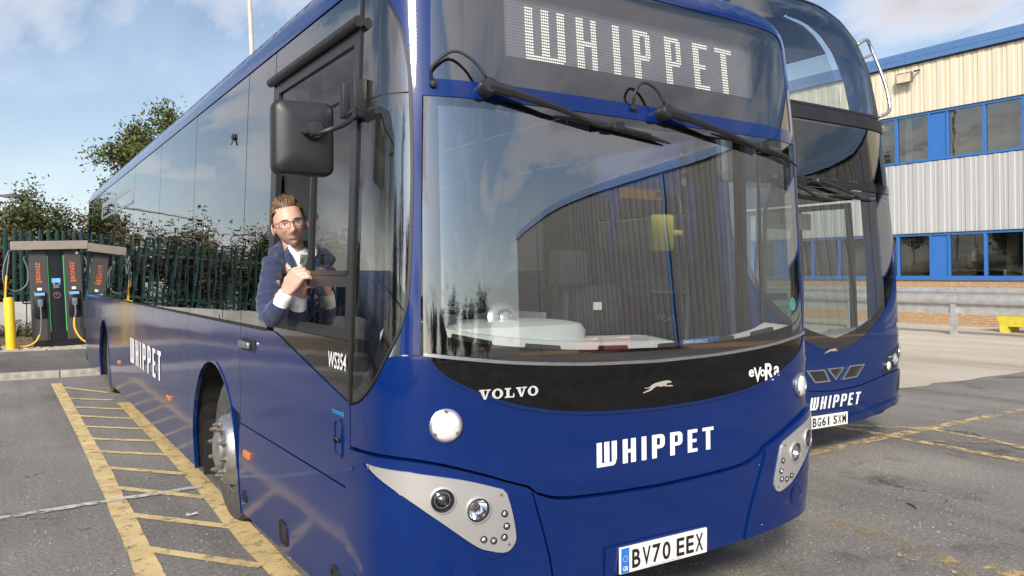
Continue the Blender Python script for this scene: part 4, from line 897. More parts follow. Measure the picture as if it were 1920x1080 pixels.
# ---- interior
mb = MB(AO); [mb.box(*q, .34, .40) for q in ((1.40, 3.62, 3.3, 4.97), (1.95, 3.08, 4.97, 6.6), (1.34, 3.70, 6.6, 11.85), (2.2, 2.85, 11.85, 13.42), (1.34, 3.70, 13.42, YEND-.06))]; mb.build('floor', 'floor', bus)
MB(AO).box(1.45, 3.60, 2.95, YEND-.06, 2.92, 2.95).build('ceiling', 'ceil', bus)
mb = MB(AO); mb.box(1.30, 1.36, 4.9, YEND-.06, 1.12, 1.30); mb.box(3.67, 3.73, 5.0, YEND-.06, 1.12, 1.30); mb.box(1.42, 3.62, YEND-.1, YEND-.06, .4, 2.9); mb.build('interior_lining', 'lining', bus)
# dash follows the screen
dv = []; xs_ = np.linspace(-1.14, 1.14, 41)
def dashpt(s_, off, z): p, n = A.pt(s_, 1.35, off); return (p[0], p[1], z)
def dz(s_): return 1.305+.0*s_
V = []; F = []
offs = [(-.02, 1.10), (-.022, 0), (-.20, .02), (-.24, -.02), (-.26, -.25)]
for s_ in xs_:
    zt = float(np.interp(s_, [p[0] for p in GB[::1]], [p[1] for p in GB])) if s_ >= 0 else float(np.interp(-s_, [p[0] for p in GB], [p[1] for p in GB]))
    hump = float(np.interp(s_, [-1.14, -.58, -.45, .02, .14, .2, 1.14], [.035, .03, .03, .03, .02, -.035, -.035]))
    zt = zt+hump
    for of, h in ((-.015, -.18), (-.018, 0), (-.20, .015), (-.235, -.03), (-.25, -.45)): V.append(dashpt(s_, of, zt+h))
for i in range(len(xs_)-1): F += [(i*5+j, (i+1)*5+j, (i+1)*5+j+1, i*5+j+1) for j in range(4)]
dash = MB(AO).add(V, F).build('dashboard', 'dash', bus, 'auto', fix=True)
# driver's binnacle hump on the offside
mb = MB(AO); n = 24; V = []; F = []
for i, (r, z) in enumerate([(1.0, 1.36), (1.0, 1.455), (.95, 1.485), (.80, 1.497), (.4, 1.50)]):
    V += [(1.80+.46*r*math.copysign(abs(math.cos(a))**.5, math.cos(a)), 3.02+.25*r*math.copysign(abs(math.sin(a))**.6, math.sin(a)), z-.05) for a in np.linspace(0, 2*math.pi, n, endpoint=False)]
for i in range(4): F += [(i*n+j, i*n+(j+1) % n, (i+1)*n+(j+1) % n, (i+1)*n+j) for j in range(n)]
F.append(tuple(4*n+j for j in range(n))); mb.add(V, F).build('binnacle', 'dash', bus, 'auto')
c0 = pix(943, 598, 1, 2.98); sp = MB(AO).lathe([(.075, -.03), (.078, .0), (.06, .016), (.04, .018)], c0, (0, -1, .25), 24).build('dash_speaker', 'alu', bus, 'auto'); MB(AO).lathe([(.045, .01), (.04, .03), (.02, .042), (0, .045)], c0, (0, -1, .25), 20).build('speaker_dome', 'chrome', sp, True)
# demister slots along the screen foot
for a, b in ((-1.05, -.86), (-.72, -.53), (-.34, -.16), (.01, .19), (.36, .53), (.66, .84)):
    def zt(s_): return float(np.interp(abs(s_), [p[0] for p in GB], [p[1] for p in GB]))
    panel('demister_slot', A, [(a, zt(a)-.02), (b, zt(b)-.02), (b-.01, zt(b)+.016), (a+.01, zt(a)+.016)], 'dashblk', bus, off=-.012, thick=.02, step=.05)
# steering wheel, ticket machine, driver's seat, cab screen
V = []; F = []; ctr = np.array([1.93, 3.42, 1.46]); axn = np.array([0, -.45, .89]); axn /= np.linalg.norm(axn); u = np.array([1., 0, 0]); w = np.cross(axn, u)
MB(AO).tube([ctr+.23*(u*math.cos(t)+w*math.sin(t)) for t in np.linspace(0, 2*math.pi, 33)], .017, 8, False).build('steering_wheel', 'dashblk', bus, True)
MB(AO).tube([ctr, ctr-axn*.5], .04, 8).build('steering_column', 'dashblk', bus); 
for a in (.3, 2.84, 4.71): MB(AO).tube([ctr, ctr+.22*(u*math.cos(a)+w*math.sin(a))], .012, 6).build('steering_spoke', 'dashblk', bus)
tm = MB(AO); tm.bbox(2.50, 2.82, 3.28, 3.52, 1.34, 1.60, .03); tm.build('ticket_machine', 'dashblk', bus, 'auto')
MB(AO).box(2.61, 2.66, 3.270, 3.279, 1.47, 1.51).build('machine_label', 'white', bus)
MB(AO).bbox(2.36, 2.54, 3.22, 3.34, 1.60, 1.78, .02).build('display_unit', 'dashblk', bus, 'auto'); MB(AO).tube([(2.45, 3.3, 1.6), (2.43, 3.28, 1.35)], .02, 8).build('display_stalk', 'dashblk', bus)
MB(AO).bbox(1.62, 2.12, 4.0, 4.48, .78, .92, .05).build('driver_seat', 'seat', bus, 'auto'); MB(AO).bbox(1.66, 2.10, 4.42, 4.56, .9, 1.68, .05).build('driver_seat', 'seat', bus, 'auto'); MB(AO).box(1.75, 2.0, 4.1, 4.4, .4, .8).build('seat_pedestal', 'dashblk', bus)
MB(AO).box(1.42, 2.46, 4.66, 4.70, .4, 2.75).build('cab_bulkhead', 'lining', bus); MB(AO).box(2.46, 2.50, 3.55, 4.68, .4, 1.45).build('cab_door', 'lining', bus); MB(AO).box(2.47, 2.485, 3.55, 4.68, 1.45, 2.2).build('cab_screen', 'clear', bus)
def busseat(mbx, x, y, parent, org, mt='seat'):
    s_ = MB(org).bbox(x-.21, x+.21, y, y+.42, .78, .88, .04).build('seat', mt, parent, 'auto'); MB(org).bbox(x-.21, x+.21, y+.38, y+.48, .86, 1.52, .04).build('seat_back', mt, s_, 'auto'); MB(org).tube([(x-.2, y+.47, 1.5), (x-.2, y+.47, 1.58), (x+.2, y+.47, 1.58), (x+.2, y+.47, 1.5)], .016, 6).build('seat_rail', 'pole', s_)
for y in (7.0, 7.9, 8.8, 9.7, 10.6, 11.5):
    for x in (1.66, 2.10, 2.93, 3.37): busseat(None, x, y, bus, AO)
for x, y in ((2.55, 4.9), (3.05, 5.2), (2.3, 6.9), (2.75, 6.9), (2.3, 9.6), (2.75, 9.6)): MB(AO).tube([(x, y, .4), (x, y, 2.92)], .017, 8).build('grab_pole', 'pole', bus)
for x in (2.2, 2.85): MB(AO).tube([(x, 5.0, 2.55), (x, 14.5, 2.55)], .016, 8).build('grab_rail', 'pole', bus)
# notice boards and orange sign inside, seen through the screen
nb_ = MB(AO).box(2.52, 3.02, 4.625, 4.65, 1.98, 2.40).build('notice_board', mat('notice_navy', (.02, .035, .13), .5), bus)
V, F = text2d('FOR RA', 2.54, 2.97, 2.17, 2.27, .01, 1.1); MB(AO).add([(v[0], 4.62, v[1]) for v in V], F).build('notice_lettering', 'orange', nb_, fix=False)
MB(AO).box(2.56, 2.68, 4.61, 4.62, 2.04, 2.12).build('notice_panel', 'orange', nb_); MB(AO).box(2.76, 3.00, 4.61, 4.62, 2.03, 2.11).build('notice_panel', 'orange', nb_)
MB(AO).tube([(2.54, 4.64, 2.38), (2.54, 4.64, 2.93)], .008, 6).build('notice_hanger', 'dashblk', nb_); MB(AO).tube([(3.0, 4.64, 2.38), (3.0, 4.64, 2.93)], .008, 6).build('notice_hanger', 'dashblk', nb_)
p0 = pix(1163, 350, 1, 3.35); p1 = pix(1240, 376, 1, 3.35)
sg = MB(AO).bbox(p0[0], p1[0], 3.34, 3.36, p1[2], p0[2], .004).build('orange_sign', 'orange', bus); MB(AO).lathe([(.018, 0), (.016, .006), (.010, .006), (.008, 0)], (p1[0]-.03, 3.338, (p0[2]+p1[2])/2), (0, -1, 0), 14).build('sign_ring', 'dashblk', sg)
c, n = A.pt(1.03, 1.50, -.008); MB(AO).lathe([(.035, 0), (.0, .001)], c, n, 20).build('permit_sticker', 'sticker', bus)
V, F = text2d('EMERGENCY', .17, .33, 1.332, 1.347, .01); decal('lettering', A, V, F, 'white', bus, -.006)
panel('emergency_label', A, [(.16, 1.318), (.42, 1.338), (.42, 1.36), (.16, 1.352)], mat('label_blue', (.015, .07, .30), .4), bus, off=-.010, thick=0, step=.1)
# ------------------------------------------------------------------ double-decker bus standing beside it
DO = (6.33, 10.5, 0.0); DEND = 15.4
dd = thing('double_decker_bus', DO, 'blue double-decker bus with curved windscreen and grab bars on its upper front', 'bus')
D = Shell(6.33, 1.285, 4.46, .6, 4.6,
          [(.2, 1.20), (.3, 1.245), (.5, 1.275), (.7, 1.285), (1.5, 1.29), (2.0, 1.283), (2.5, 1.255), (3.2, 1.215), (3.6, 1.175), (3.8, 1.135), (4.0, 1.085), (4.15, 1.02), (4.28, .94), (4.38, .83), (4.46, .62), (4.50, .35)],
          [(.2, .07), (.5, 0), (1.1, 0), (1.6, .03), (2.5, .10), (3.2, .18), (3.7, .27), (4.0, .37), (4.2, .48), (4.36, .62), (4.44, .78), (4.5, .95)], DO, 1.3)
DS = D.sy(DEND, 1)
dbb = smoothline([(0, .955), (.2, .985), (.4, 1.055), (.6, 1.158), (.8, 1.30), (.95, 1.46), (1.08, 1.66), (1.16, 1.9)], 4)   # edge of black windscreen surround
dgb = smoothline([(0, 1.083), (.26, 1.143), (.45, 1.205), (.61, 1.282), (.80, 1.42), (.92, 1.54), (1.02, 1.72), (1.075, 1.92)], 4)
dbt = smoothline([(0, .612), (.35, .634), (.65, .684), (.9, .72), (1.2, .74), (1.6, .745)], 4)
low = mir(dbt)[:-1]+dbt+[(1.62, .75), (1.62, 2.44), (1.215, 2.44), (1.20, 2.1), (1.175, 1.95)]+dbb[::-1][1:]+mir(dbb[::-1][1:])[1:]+[(-1.175, 1.95), (-1.20, 2.1), (-1.215, 2.44), (-1.62, 2.44), (-1.62, .75)]
panel('front_panel', D, dedupe([(x, z+.003) if z < .76 else (x, z) for x, z in low]), 'dblue', dd, step=.04)
so_ = mir(dbb)[:-1]+dbb+[(1.185, 2.1), (1.20, 2.44), (-1.20, 2.44), (-1.185, 2.1)]
si_ = mir(dgb)[:-1]+dgb+[(1.09, 2.1), (1.07, 2.36), (1.03, 2.395), (-1.03, 2.395), (-1.07, 2.36), (-1.09, 2.1)]
panel('windscreen_border', D, dedupe(so_), 'frit', dd, holes=[dedupe(si_)], off=-.003, step=.04)
panel('windscreen', D, dedupe(si_), 'ws', dd, off=-.004, thick=0, step=.06)
sg_ = [(x, z) for x, z in mir(dbb)[:-1]+dbb]; eg = sg_+[(x*.985, z+.014) for x, z in sg_[::-1]]
panel('screen_moulding', D, eg, 'blueside', dd, off=.006, thick=.012, step=.04)
# dark bands and glass above
def hb(z0, z1, s_=1.62): return [(-s_, z0), (s_, z0), (s_, z1), (-s_, z1)]
panel('lower_band', D, hb(2.445, 2.525), 'black', dd, off=.006, step=.06)
panel('sign_glass', D, hb(2.53, 3.055, 1.255), 'tint', dd, off=-.003, step=.06, thick=.01)
panel('sign_backing', D, hb(2.53, 3.055, 1.6), 'liner', dd, off=-.05, step=.1, thick=0)
for sd in (1, -1): panel('band_pillar', D, [(sd*1.26, 2.53), (sd*1.62, 2.53), (sd*1.62, 3.055), (sd*1.26, 3.055)], 'black', dd, off=.004, step=.05)
panel('upper_band', D, hb(3.06, 3.175), 'trim', dd, off=.012, step=.06, thick=.03)
uo = [(-1.62, 3.18), (1.62, 3.18), (1.62, 4.42), (-1.62, 4.42)]
ui = [(-1.02, 3.20), (1.02, 3.20), (1.06, 3.6), (1.08, 3.9), (1.09, 4.08), (1.05, 4.2), (.95, 4.3), (.75, 4.36), (-.75, 4.36), (-.95, 4.3), (-1.05, 4.2), (-1.09, 4.08), (-1.08, 3.9), (-1.06, 3.6)]
panel('upper_frame', D, uo, 'blueside', dd, holes=[ui], step=.05)
panel('upper_windscreen', D, ui, 'ws', dd, off=-.004, thick=0, step=.06)
ue = [(x*1.0, z) for x, z in ui]; cx = 0; cz = 3.7
panel('upper_seal', D, [(x*1.02, cz+(z-cz)*1.025) for x, z in ui], 'trim', dd, holes=[[(x*.98, cz+(z-cz)*.975) for x, z in ui]], off=.006, thick=.014, step=.04)
roofcap('roof_panel', D, DS, 4.42, 4.50, 6.2, DEND, 'dblue', dd)
# bumper
dlo = [(0, .30), (.35, .305), (.66, .35), (.95, .40), (1.2, .42), (1.62, .36)]
def dzb(x): return float(np.interp(abs(x), [p[0] for p in dlo], [p[1] for p in dlo]))
bl_ = [(x, dzb(x)) for x in np.linspace(-1.62, 1.62, 40)]; bt_ = [(x, z-.004) for x, z in dbt]
panel('bumper', D, dedupe(bl_+[(1.62, .74)]+bt_[::-1]+mir(bt_[::-1])[1:]+[(-1.62, .74)]), 'dblue', dd, off=.012, thick=.05, step=.04)
for sd in (1, -1):
    f = (lambda q: q) if sd > 0 else mir
    panel('bumper_lip', D, f([(.22, .372), (.45, .385), (.65, .415), (.9, .455), (1.2, .475), (1.6, .45), (1.6, .40), (1.2, .405), (.9, .39), (.65, .345), (.45, .315), (.22, .305)]), 'dblue', dd, off=.034, thick=.03, step=.04)
    panel('fog_recess', D, f([(.98, .52), (1.12, .53), (1.22, .72), (1.14, .72), (1.04, .64)]), 'plastic', dd, off=.015, thick=.01, step=.04)
    hc = panel('headlight_cluster', D, f(smoothline([(.735, .722), (.74, .78), (.80, .86), (.92, .92), (1.10, .968), (1.27, .985), (1.27, .86), (1.10, .80), (.9, .742), (.745, .712)], 3)), 'plastic', dd, off=.004, thick=.012, step=.03)
    for s_, z_, r in ((.815, .788, .042), (.955, .842, .056), (1.12, .90, .050)):
        c, n = D.pt(sd*s_, z_, .006); MB(DO).lathe([(r*1.08, 0), (r*1.05, .012), (r*.95, .014), (r*.9, .004)], c, n, 24).build('lamp_rim', 'chrome', hc, 'auto'); MB(DO).lathe([(r*.93, .006), (r*.7, .016), (0, .024)], c, n, 20).build('headlight', 'lamp' if s_ < .85 else 'lens', hc, True)
# winged grille
def frame_poly(name, pts, t):
    c = np.mean(np.array(pts), 0); inner = [tuple(c+(np.array(p)-c)*t) for p in pts]
    fr_ = panel(name, D, pts, 'chrome', dd, holes=[inner], off=.012, thick=.014, step=.03); panel('grille_mesh', D, inner, 'dashblk', fr_, off=.002, thick=0, step=.05)
frame_poly('grille_chevron', [(-.43, .82), (-.168, .815), (-.085, .70), (-.31, .702)], .78)
frame_poly('grille_chevron', [(-.14, .82), (.118, .82), (-.012, .704)], .68)
frame_poly('grille_chevron', [(.196, .828), (.425, .83), (.302, .714), (.068, .703)], .78)
for V, F in fleet_letters(-.385, .34, .468, .578, .24, .12): decal('lettering', D, V, F, 'white', dd, .017)
V, F = dog2d(-.185, .008, .955, .995); decal('greyhound_emblem', D, V, F, 'logo', dd, .014)
V, F = text2d('WD45', 1.015, 1.13, 1.145, 1.19, .008); decal('lettering', D, V, F, 'white', dd, .005)
plateof(D, dd, DO, -.375, .298, .54, .112, 'BG61 SXM', False, .034)
# sides
DW = 1.42
for sd in (-1, 1):
    def q(pts): return [(D.sy(y, sd), z) for y, z in pts]
    y0 = 5.075 if sd < 0 else 6.6
    ar = archp(7.0, .62, 1.05, .2); ar2 = archp(12.9, .62, 1.05, .2)
    b = [(y0, .25)]+[p for p in ar[::-1]]+[p for p in ar2[::-1]]+[(DEND, .25)]
    if sd > 0: b = [(y0+.001, .9)]+[p for p in ar[::-1] if p[0] > y0+.002]+[p for p in ar2[::-1]]+[(DEND, .25)]
    yb = 5.075 if sd < 0 else 6.6
    panel('side_panel', D, dedupe(q([(y, max(z, .25)) for y, z in b]+[(DEND, DW), (y0, DW)])), 'dblue', dd, step=.1, gstep=(.25, .12))
    # lower deck glass with a blue pillar behind the cab
    if sd < 0:
        panel('cab_window', D, q(rrect(5.10, 5.98, 1.46, 2.40, .16)), 'clear', dd, off=-.003, thick=.012, step=.08)
        panel('cab_pillar', D, q([(5.075, 1.423), (6.7, 1.423), (6.7, 2.44), (5.075, 2.44)]), 'dblue', dd, holes=[q(rrect(5.098, 5.982, 1.458, 2.402, .162)), q(rrect(6.10, 6.56, 1.46, 2.40, .1))], step=.08)
        panel('cab_quarter', D, q(rrect(6.102, 6.558, 1.462, 2.398, .1)), 'clear', dd, off=-.003, thick=.01, step=.08)
        g0 = 6.705
    else: g0 = 6.605
    for i, (a, c_) in enumerate(zip(np.linspace(g0, DEND, 7)[:-1], np.linspace(g0, DEND, 7)[1:])):
        panel('side_window', D, q([(a+.006, DW+.006), (c_-.006, DW+.006), (c_-.006, 2.44), (a+.006, 2.44)]), 'tint', dd, off=-.003, thick=.01, step=.15, gstep=(.3, .2))
    panel('deck_band', D, q([(5.08, 2.445), (DEND, 2.445), (DEND, 3.17), (5.08, 3.17)]), 'dblue', dd, step=.15, gstep=(.3, .15))
    for i, (a, c_) in enumerate(zip(np.linspace(5.08, DEND, 8)[:-1], np.linspace(5.08, DEND, 8)[1:])):
        panel('upper_side_window', D, q([(a+.006, 3.175), (c_-.006, 3.175), (c_-.006, 4.0), (a+.006, 4.0)]), 'clear' if i < 2 else 'tint', dd, off=-.003, thick=.01, step=.15, gstep=(.3, .2))
    panel('cove_panel', D, q([(5.08, 4.005), (DEND, 4.005), (DEND, 4.42), (5.08, 4.42)]), 'dblue', dd, step=.12, gstep=(.3, .05))
    for yw in (7.0, 12.9): wheel(D.xc+sd*1.2, yw, .478, .478, sd, dd, DO)
    archbox(7.0, .62, 1.04, -sd, dd, DO, D.xc+sd*1.27, .6); archbox(12.9, .62, 1.04, -sd, dd, DO, D.xc+sd*1.27, .6)
    if sd > 0:
        for a, c_ in ((5.10, 5.83), (5.85, 6.58)):
            d_ = panel('entrance_door', D, q([(a, .38), (c_, .38), (c_, 2.42), (a, 2.42)]), 'trim', dd, holes=[q([(a+.06, .5), (c_-.06, .5), (c_-.06, 2.36), (a+.06, 2.36)])], off=-.01, thick=.04, step=.1)
            panel('door_pane', D, q([(a+.06, .5), (c_-.06, .5), (c_-.06, 2.36), (a+.06, 2.36)]), 'clear', d_, off=-.02, thick=0, step=.2)
V, F = text2d('WD45', -5.40, -5.17, 1.235, 1.30, .01); decal('lettering', D, [(D.sy(-a, -1), b) for a, b in V], F, 'white', dd, .004)
MB(DO).prism([(5.07, .25), (7.59, .25), (7.59, 2.4), (7.5, 3.6), (7.3, 4.35), (5.36, 4.35), (5.16, 3.6), (5.07, 2.4)], lambda x, z: (x, DEND-.002, z), lambda x, z: (x, DEND-.05, z)).build('rear_panel', 'dblue', dd)
mb = MB(DO); [mb.box(*q, .30, .36) for q in ((5.25, 7.4, 5.3, 6.35), (5.75, 6.9, 6.35, 7.65), (5.25, 7.4, 7.65, 12.25), (5.75, 6.9, 12.25, 13.55), (5.25, 7.4, 13.55, DEND-.06))]; mb.build('floor', 'floor', dd); MB(DO).box(5.15, 7.5, 5.2, DEND-.06, 2.46, 2.52).build('ceiling', 'ceil', dd); MB(DO).box(5.15, 7.5, 5.0, DEND-.06, 2.56, 2.62).build('upper_floor', 'floor', dd); MB(DO).box(5.5, 7.15, 6.3, DEND-.06, 4.34, 4.37).build('upper_ceiling', 'ceil', dd)
panel('skirt_front_liner', D, [(-1.9, .28), (1.9, .28), (1.9, .9), (.5, 1.0), (-.5, 1.0), (-1.9, .9)], 'liner', dd, off=-.06, thick=0, step=.1)
MB(DO).box(5.8, 6.86, 5.3, DEND-.3, .22, .295).build('chassis', 'liner', dd)
# dash, cab furniture, teal rails seen through the screen
V = []; F = []
for s_ in np.linspace(-1.1, 1.1, 31):
    zt = float(np.interp(abs(s_), [p[0] for p in dgb], [p[1] for p in dgb]))+.01; zt = min(zt, 1.16)
    for of, h in ((-.015, -.15), (-.02, 0), (-.28, -.02), (-.30, -.5)): p, n = D.pt(s_, 1.1, of); V.append((p[0], p[1], zt+h))
for i in range(30): F += [(i*4+j, (i+1)*4+j, (i+1)*4+j+1, i*4+j+1) for j in range(3)]
MB(DO).add(V, F).build('dashboard', 'lining', dd, 'auto')
MB(DO).bbox(6.15, 6.35, 5.3, 5.5, 1.0, 1.52, .04).build('ticket_machine', 'lining', dd, 'auto')
def bend(pts, r, mt, name, parent, org): MB(org).tube(smoothline(pts, 5), r, 8).build(name, mt, parent, True)
bend([(6.3, 5.55, 1.33), (6.9, 5.5, 1.34), (7.15, 5.45, 1.35)], .022, 'teal', 'grab_rail', dd, DO); bend([(6.8, 5.5, 1.34), (6.95, 5.5, 1.30), (7.0, 5.5, 1.1), (7.0, 5.5, .4)], .02, 'teal', 'grab_rail', dd, DO)
for x, y in ((6.45, 5.45), (6.62, 6.6), (7.1, 5.9), (7.2, 6.62)): MB(DO).tube([(x, y, .36), (x, y, 2.46)], .022, 8).build('grab_pole', 'lining', dd)
MB(DO).box(6.55, 6.95, 5.48, 5.49, 1.40, 1.47).build('emergency_label', mat('label_navy', (.01, .015, .08), .4), dd)
hb1 = MB(DO).box(6.55, 7.25, 5.42, 5.46, 2.13, 2.30).build('header_notice', 'white', dd); MB(DO).box(6.75, 7.05, 5.41, 5.419, 2.18, 2.24).build('notice_strip', mat('notice_green', (.12, .42, .22), .5), hb1)
MB(DO).bbox(5.45, 5.9, 6.0, 6.45, .8, .92, .04).build('driver_seat', 'seat', dd, 'auto'); MB(DO).bbox(5.45, 5.9, 6.4, 6.55, .9, 1.6, .04).build('driver_seat', 'seat', dd, 'auto')
for y in (6.2, 7.1, 8.0):
    for x in (5.55, 6.0, 6.7, 7.1):
        s_ = MB(DO).bbox(x-.2, x+.2, y, y+.42, 3.02, 3.12, .04).build('seat', 'seat', dd, 'auto'); MB(DO).bbox(x-.2, x+.2, y+.38, y+.47, 3.1, 3.72, .04).build('seat_back', 'seat', s_, 'auto')
bend([(6.6, 5.15, 3.36), (7.0, 5.18, 3.35), (7.35, 5.25, 3.32)], .022, 'teal', 'grab_rail', dd, DO); MB(DO).tube([(6.98, 5.175, 3.35), (7.14, 5.2, 3.34)], .032, 8).build('rail_sleeve', 'plastic', dd); MB(DO).tube([(7.24, 5.22, 3.33), (7.36, 5.25, 3.32)], .036, 8).build('rail_sleeve', 'plastic', dd)
# grab bars outside the upper windscreen
for sd in (1, -1):
    def e(s_, z, o_): return tuple(D.pt(sd*s_, z, o_)[0])
    bend([e(1.17, 3.98, .0), e(1.22, 3.99, .11), e(1.27, 3.92, .145), e(1.27, 3.6, .15), e(1.26, 3.40, .15), e(1.25, 3.30, .13), e(1.21, 3.255, .07), e(1.17, 3.24, .0)], .018, 'alu', 'grab_bar', dd, DO)
    MB(DO).tube([e(1.27, 3.86, .14), e(1.2, 3.84, .0)], .014, 8).build('grab_bar', 'alu', dd)
    c, n = D.pt(sd*1.22, 3.13, .03); MB(DO).bbox(c[0]-.05, c[0]+.05, c[1]-.03, c[1]+.03, 3.11, 3.15, .01).build('marker_lamp', 'chrome', dd)
def wiper2(s0, s1, sb0, sb1, z0, z1, zb0, zb1):
    p0, n0 = D.pt(s0, z0, .01); w = MB(DO).lathe([(.035, 0), (.035, .05), (.025, .06), (0, .062)], p0, n0, 16).build('wiper', 'plastic', dd, 'auto')
    MB(DO).tube([D.pt(s0, z0, .06)[0], D.pt((s0+s1)/2, (z0+z1)/2, .07)[0], D.pt(s1, z1, .04)[0]], [.022, .016, .009], 8).build('wiper_arm', 'plastic', w)
    MB(DO).tube([D.pt(sb0+(sb1-sb0)*t, zb0+(zb1-zb0)*t, .025)[0] for t in np.linspace(0, 1, 8)], [.005, .011, .014, .015, .015, .014, .011, .005], 6).build('wiper_blade', 'trim', w)
wiper2(-.2, .42, .05, .72, 2.485, 2.375, 2.375, 2.36); wiper2(-.75, -.2, -.5, .1, 2.485, 2.34, 2.35, 2.33)
# offside mirror with yellow back, hung forward of the cab
mc = pix(1241, 437, 0, 4.78); e0 = np.array(D.pt(D.sy(5.10, -1), 2.36, 0)[0]); e1 = mc+np.array([.10, .05, .02])
cc2 = np.array([4.78, 4.90, mc[2]]); cc2 = mc
ux2 = cR/np.linalg.norm(cR); nb2 = -np.array([cF[0], cF[1], 0])/np.linalg.norm(cF[:2]); dp = (cc2-np.array([0, 0, EYE]))@cF; w2 = 44/FPX*dp/2; h2 = 70/FPX*dp/2
V = []; F = []; base = rrect(-w2, w2, -h2, h2, .03, 5); k = len(base)
for i, (fx, d_) in enumerate(((1, -.05), (1, 0), (.94, .02), (.6, .032))): V += [cc2+ux2*x*fx+np.array([0, 0, z*fx])+nb2*d_ for x, z in base]
for i in range(3): F += [(i*k+j, i*k+(j+1) % k, (i+1)*k+(j+1) % k, (i+1)*k+j) for j in range(k)]
F += [tuple(3*k+j for j in range(k)), tuple(range(k-1, -1, -1))]
mo2 = MB(DO).add(V, F).build('mirror_housing', 'ymir', dd, 'auto')
MB(DO).tube([cc2+ux2*w2*.7, cc2+ux2*(w2+.07)], .028, 10).build('mirror_knuckle', 'ymir', mo2)
bend([tuple(cc2+ux2*(w2+.06)), tuple(cc2+ux2*(w2+.07)+np.array([0, .02, .25])), (e0[0]-.10, e0[1]-.06, 2.42), tuple(e0)], .016, 'plastic', 'mirror_arm', dd, DO)
# ------------------------------------------------------------------ depot building (stands true while the yard falls towards it)
LEAN = -.04; BX = 26.8
def cladmat(name, col):
    m, N, L, b = newmat(name); a = noise_node(N, L, 3.2, 6, .6, 'Object', (1, 1, .10)); c = noise_node(N, L, 40, 4, .7); oi = N.new('ShaderNodeObjectInfo')
    mx = N.new('ShaderNodeMix'); mx.data_type = 'RGBA'; mx.blend_type = 'MULTIPLY'; mx.inputs[0].default_value = 1
    L.new(ramp(N, L, a.outputs[0], [(.28, tuple(x*.87 for x in col)), (.45, tuple(x*.96 for x in col)), (.7, tuple(x*1.05 for x in col))]), mx.inputs[6]); L.new(ramp(N, L, oi.outputs['Random'], [(0, (.97, .97, .965)), (1, (1.02, 1.02, 1.02))]), mx.inputs[7])
    L.new(mx.outputs[2], b.inputs['Base Color']); b.inputs['Roughness'].default_value = .5; return m
M['cream'] = cladmat('cream_cladding', (.61, .55, .415)); M['white_clad'] = cladmat('white_cladding', (.375, .385, .39))
M['grey_clad'] = mat('grey_cladding', (.13, .13, .128), .5, var=.14, vs=1.2)
M['bblue'] = mat('building_blue', (.03, .135, .40), .42, var=.06, vs=3); M['fascia'] = mat('fascia_blue', (.07, .16, .34), .45, var=.08)
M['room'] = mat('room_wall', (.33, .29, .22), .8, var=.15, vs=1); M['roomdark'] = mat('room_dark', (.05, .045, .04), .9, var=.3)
M['blind'] = mat('blind_fabric', (.42, .42, .40), .8); M['wing'] = glass('office_glass', (.62, .64, .62), .16, 1.0, .06, fpow=3.0)
M['galv'] = mat('galvanised_steel', (.46, .47, .47), .42, metal=.55, var=.16, vs=5, bump=.1, bs=20); M['brick'] = None
def brickmat(name):
    m, N, L, b = newmat(name)
    oi = N.new('ShaderNodeTexCoord'); n1 = noise_node(N, L, 5.5, 2, .8, vscale=(1, 1, 3.2)); n2 = noise_node(N, L, 50, 3)
    mx = N.new('ShaderNodeMix'); mx.data_type = 'RGBA'; mx.blend_type = 'MULTIPLY'; mx.inputs[0].default_value = 1
    L.new(ramp(N, L, n1.outputs[0], [(.3, (.34, .20, .11)), (.5, (.42, .275, .16)), (.7, (.48, .34, .215))]), mx.inputs[6]); L.new(ramp(N, L, n2.outputs[0], [(.3, (.8,)*3), (.7, (1.1,)*3)]), mx.inputs[7])
    L.new(mx.outputs[2], b.inputs['Base Color']); b.inputs['Roughness'].default_value = .85; return m
M['brick'] = brickmat('yellow_brown_brick'); M['mortar'] = mat('mortar', (.34, .31, .26), .9)
bld = thing('depot_building', (BX, 0, 0), 'two-storey depot with ribbed cream and white cladding, blue window bands and brick base', 'building', rot=(0, LEAN, 0))
Y0, Y1 = -46.0, 40.0
WY0 = -4.0                                   # window bands run from here
core = MB(); core.box(.9, 18, Y0, Y1, 0, 9.0); core.box(.12, .9, Y0, WY0, -.3, 8.9); core.box(.12, .9, WY0, Y1, -.3, 1.50); core.box(.12, .9, WY0, Y1, 3.09, 5.54); core.box(.12, .9, WY0, Y1, 7.2, 8.9)
core.build('wall_core', 'roomdark', bld)  # unseen dark core added behind the cladding to block light
MB().box(.02, .12, WY0, Y1, -.3, 1.50).build('plinth', 'mortar', bld)
mb = MB(); zc_ = 0.02; r = 0
while zc_ < 1.45:
    y = 6.0-(.1125 if r % 2 else 0)
    while y < 24:
        d = random.uniform(-.002, .004); mb.box(.006-d, .05, y, y+.2125, zc_, zc_+.063); y += .2225
    zc_ += .075; r += 1
mb.build('brickwork', 'brick', bld)['kind'] = 'stuff'
MB().box(-.06, .12, WY0, Y1, 1.502, 1.56).build('sill', 'bblue', bld)
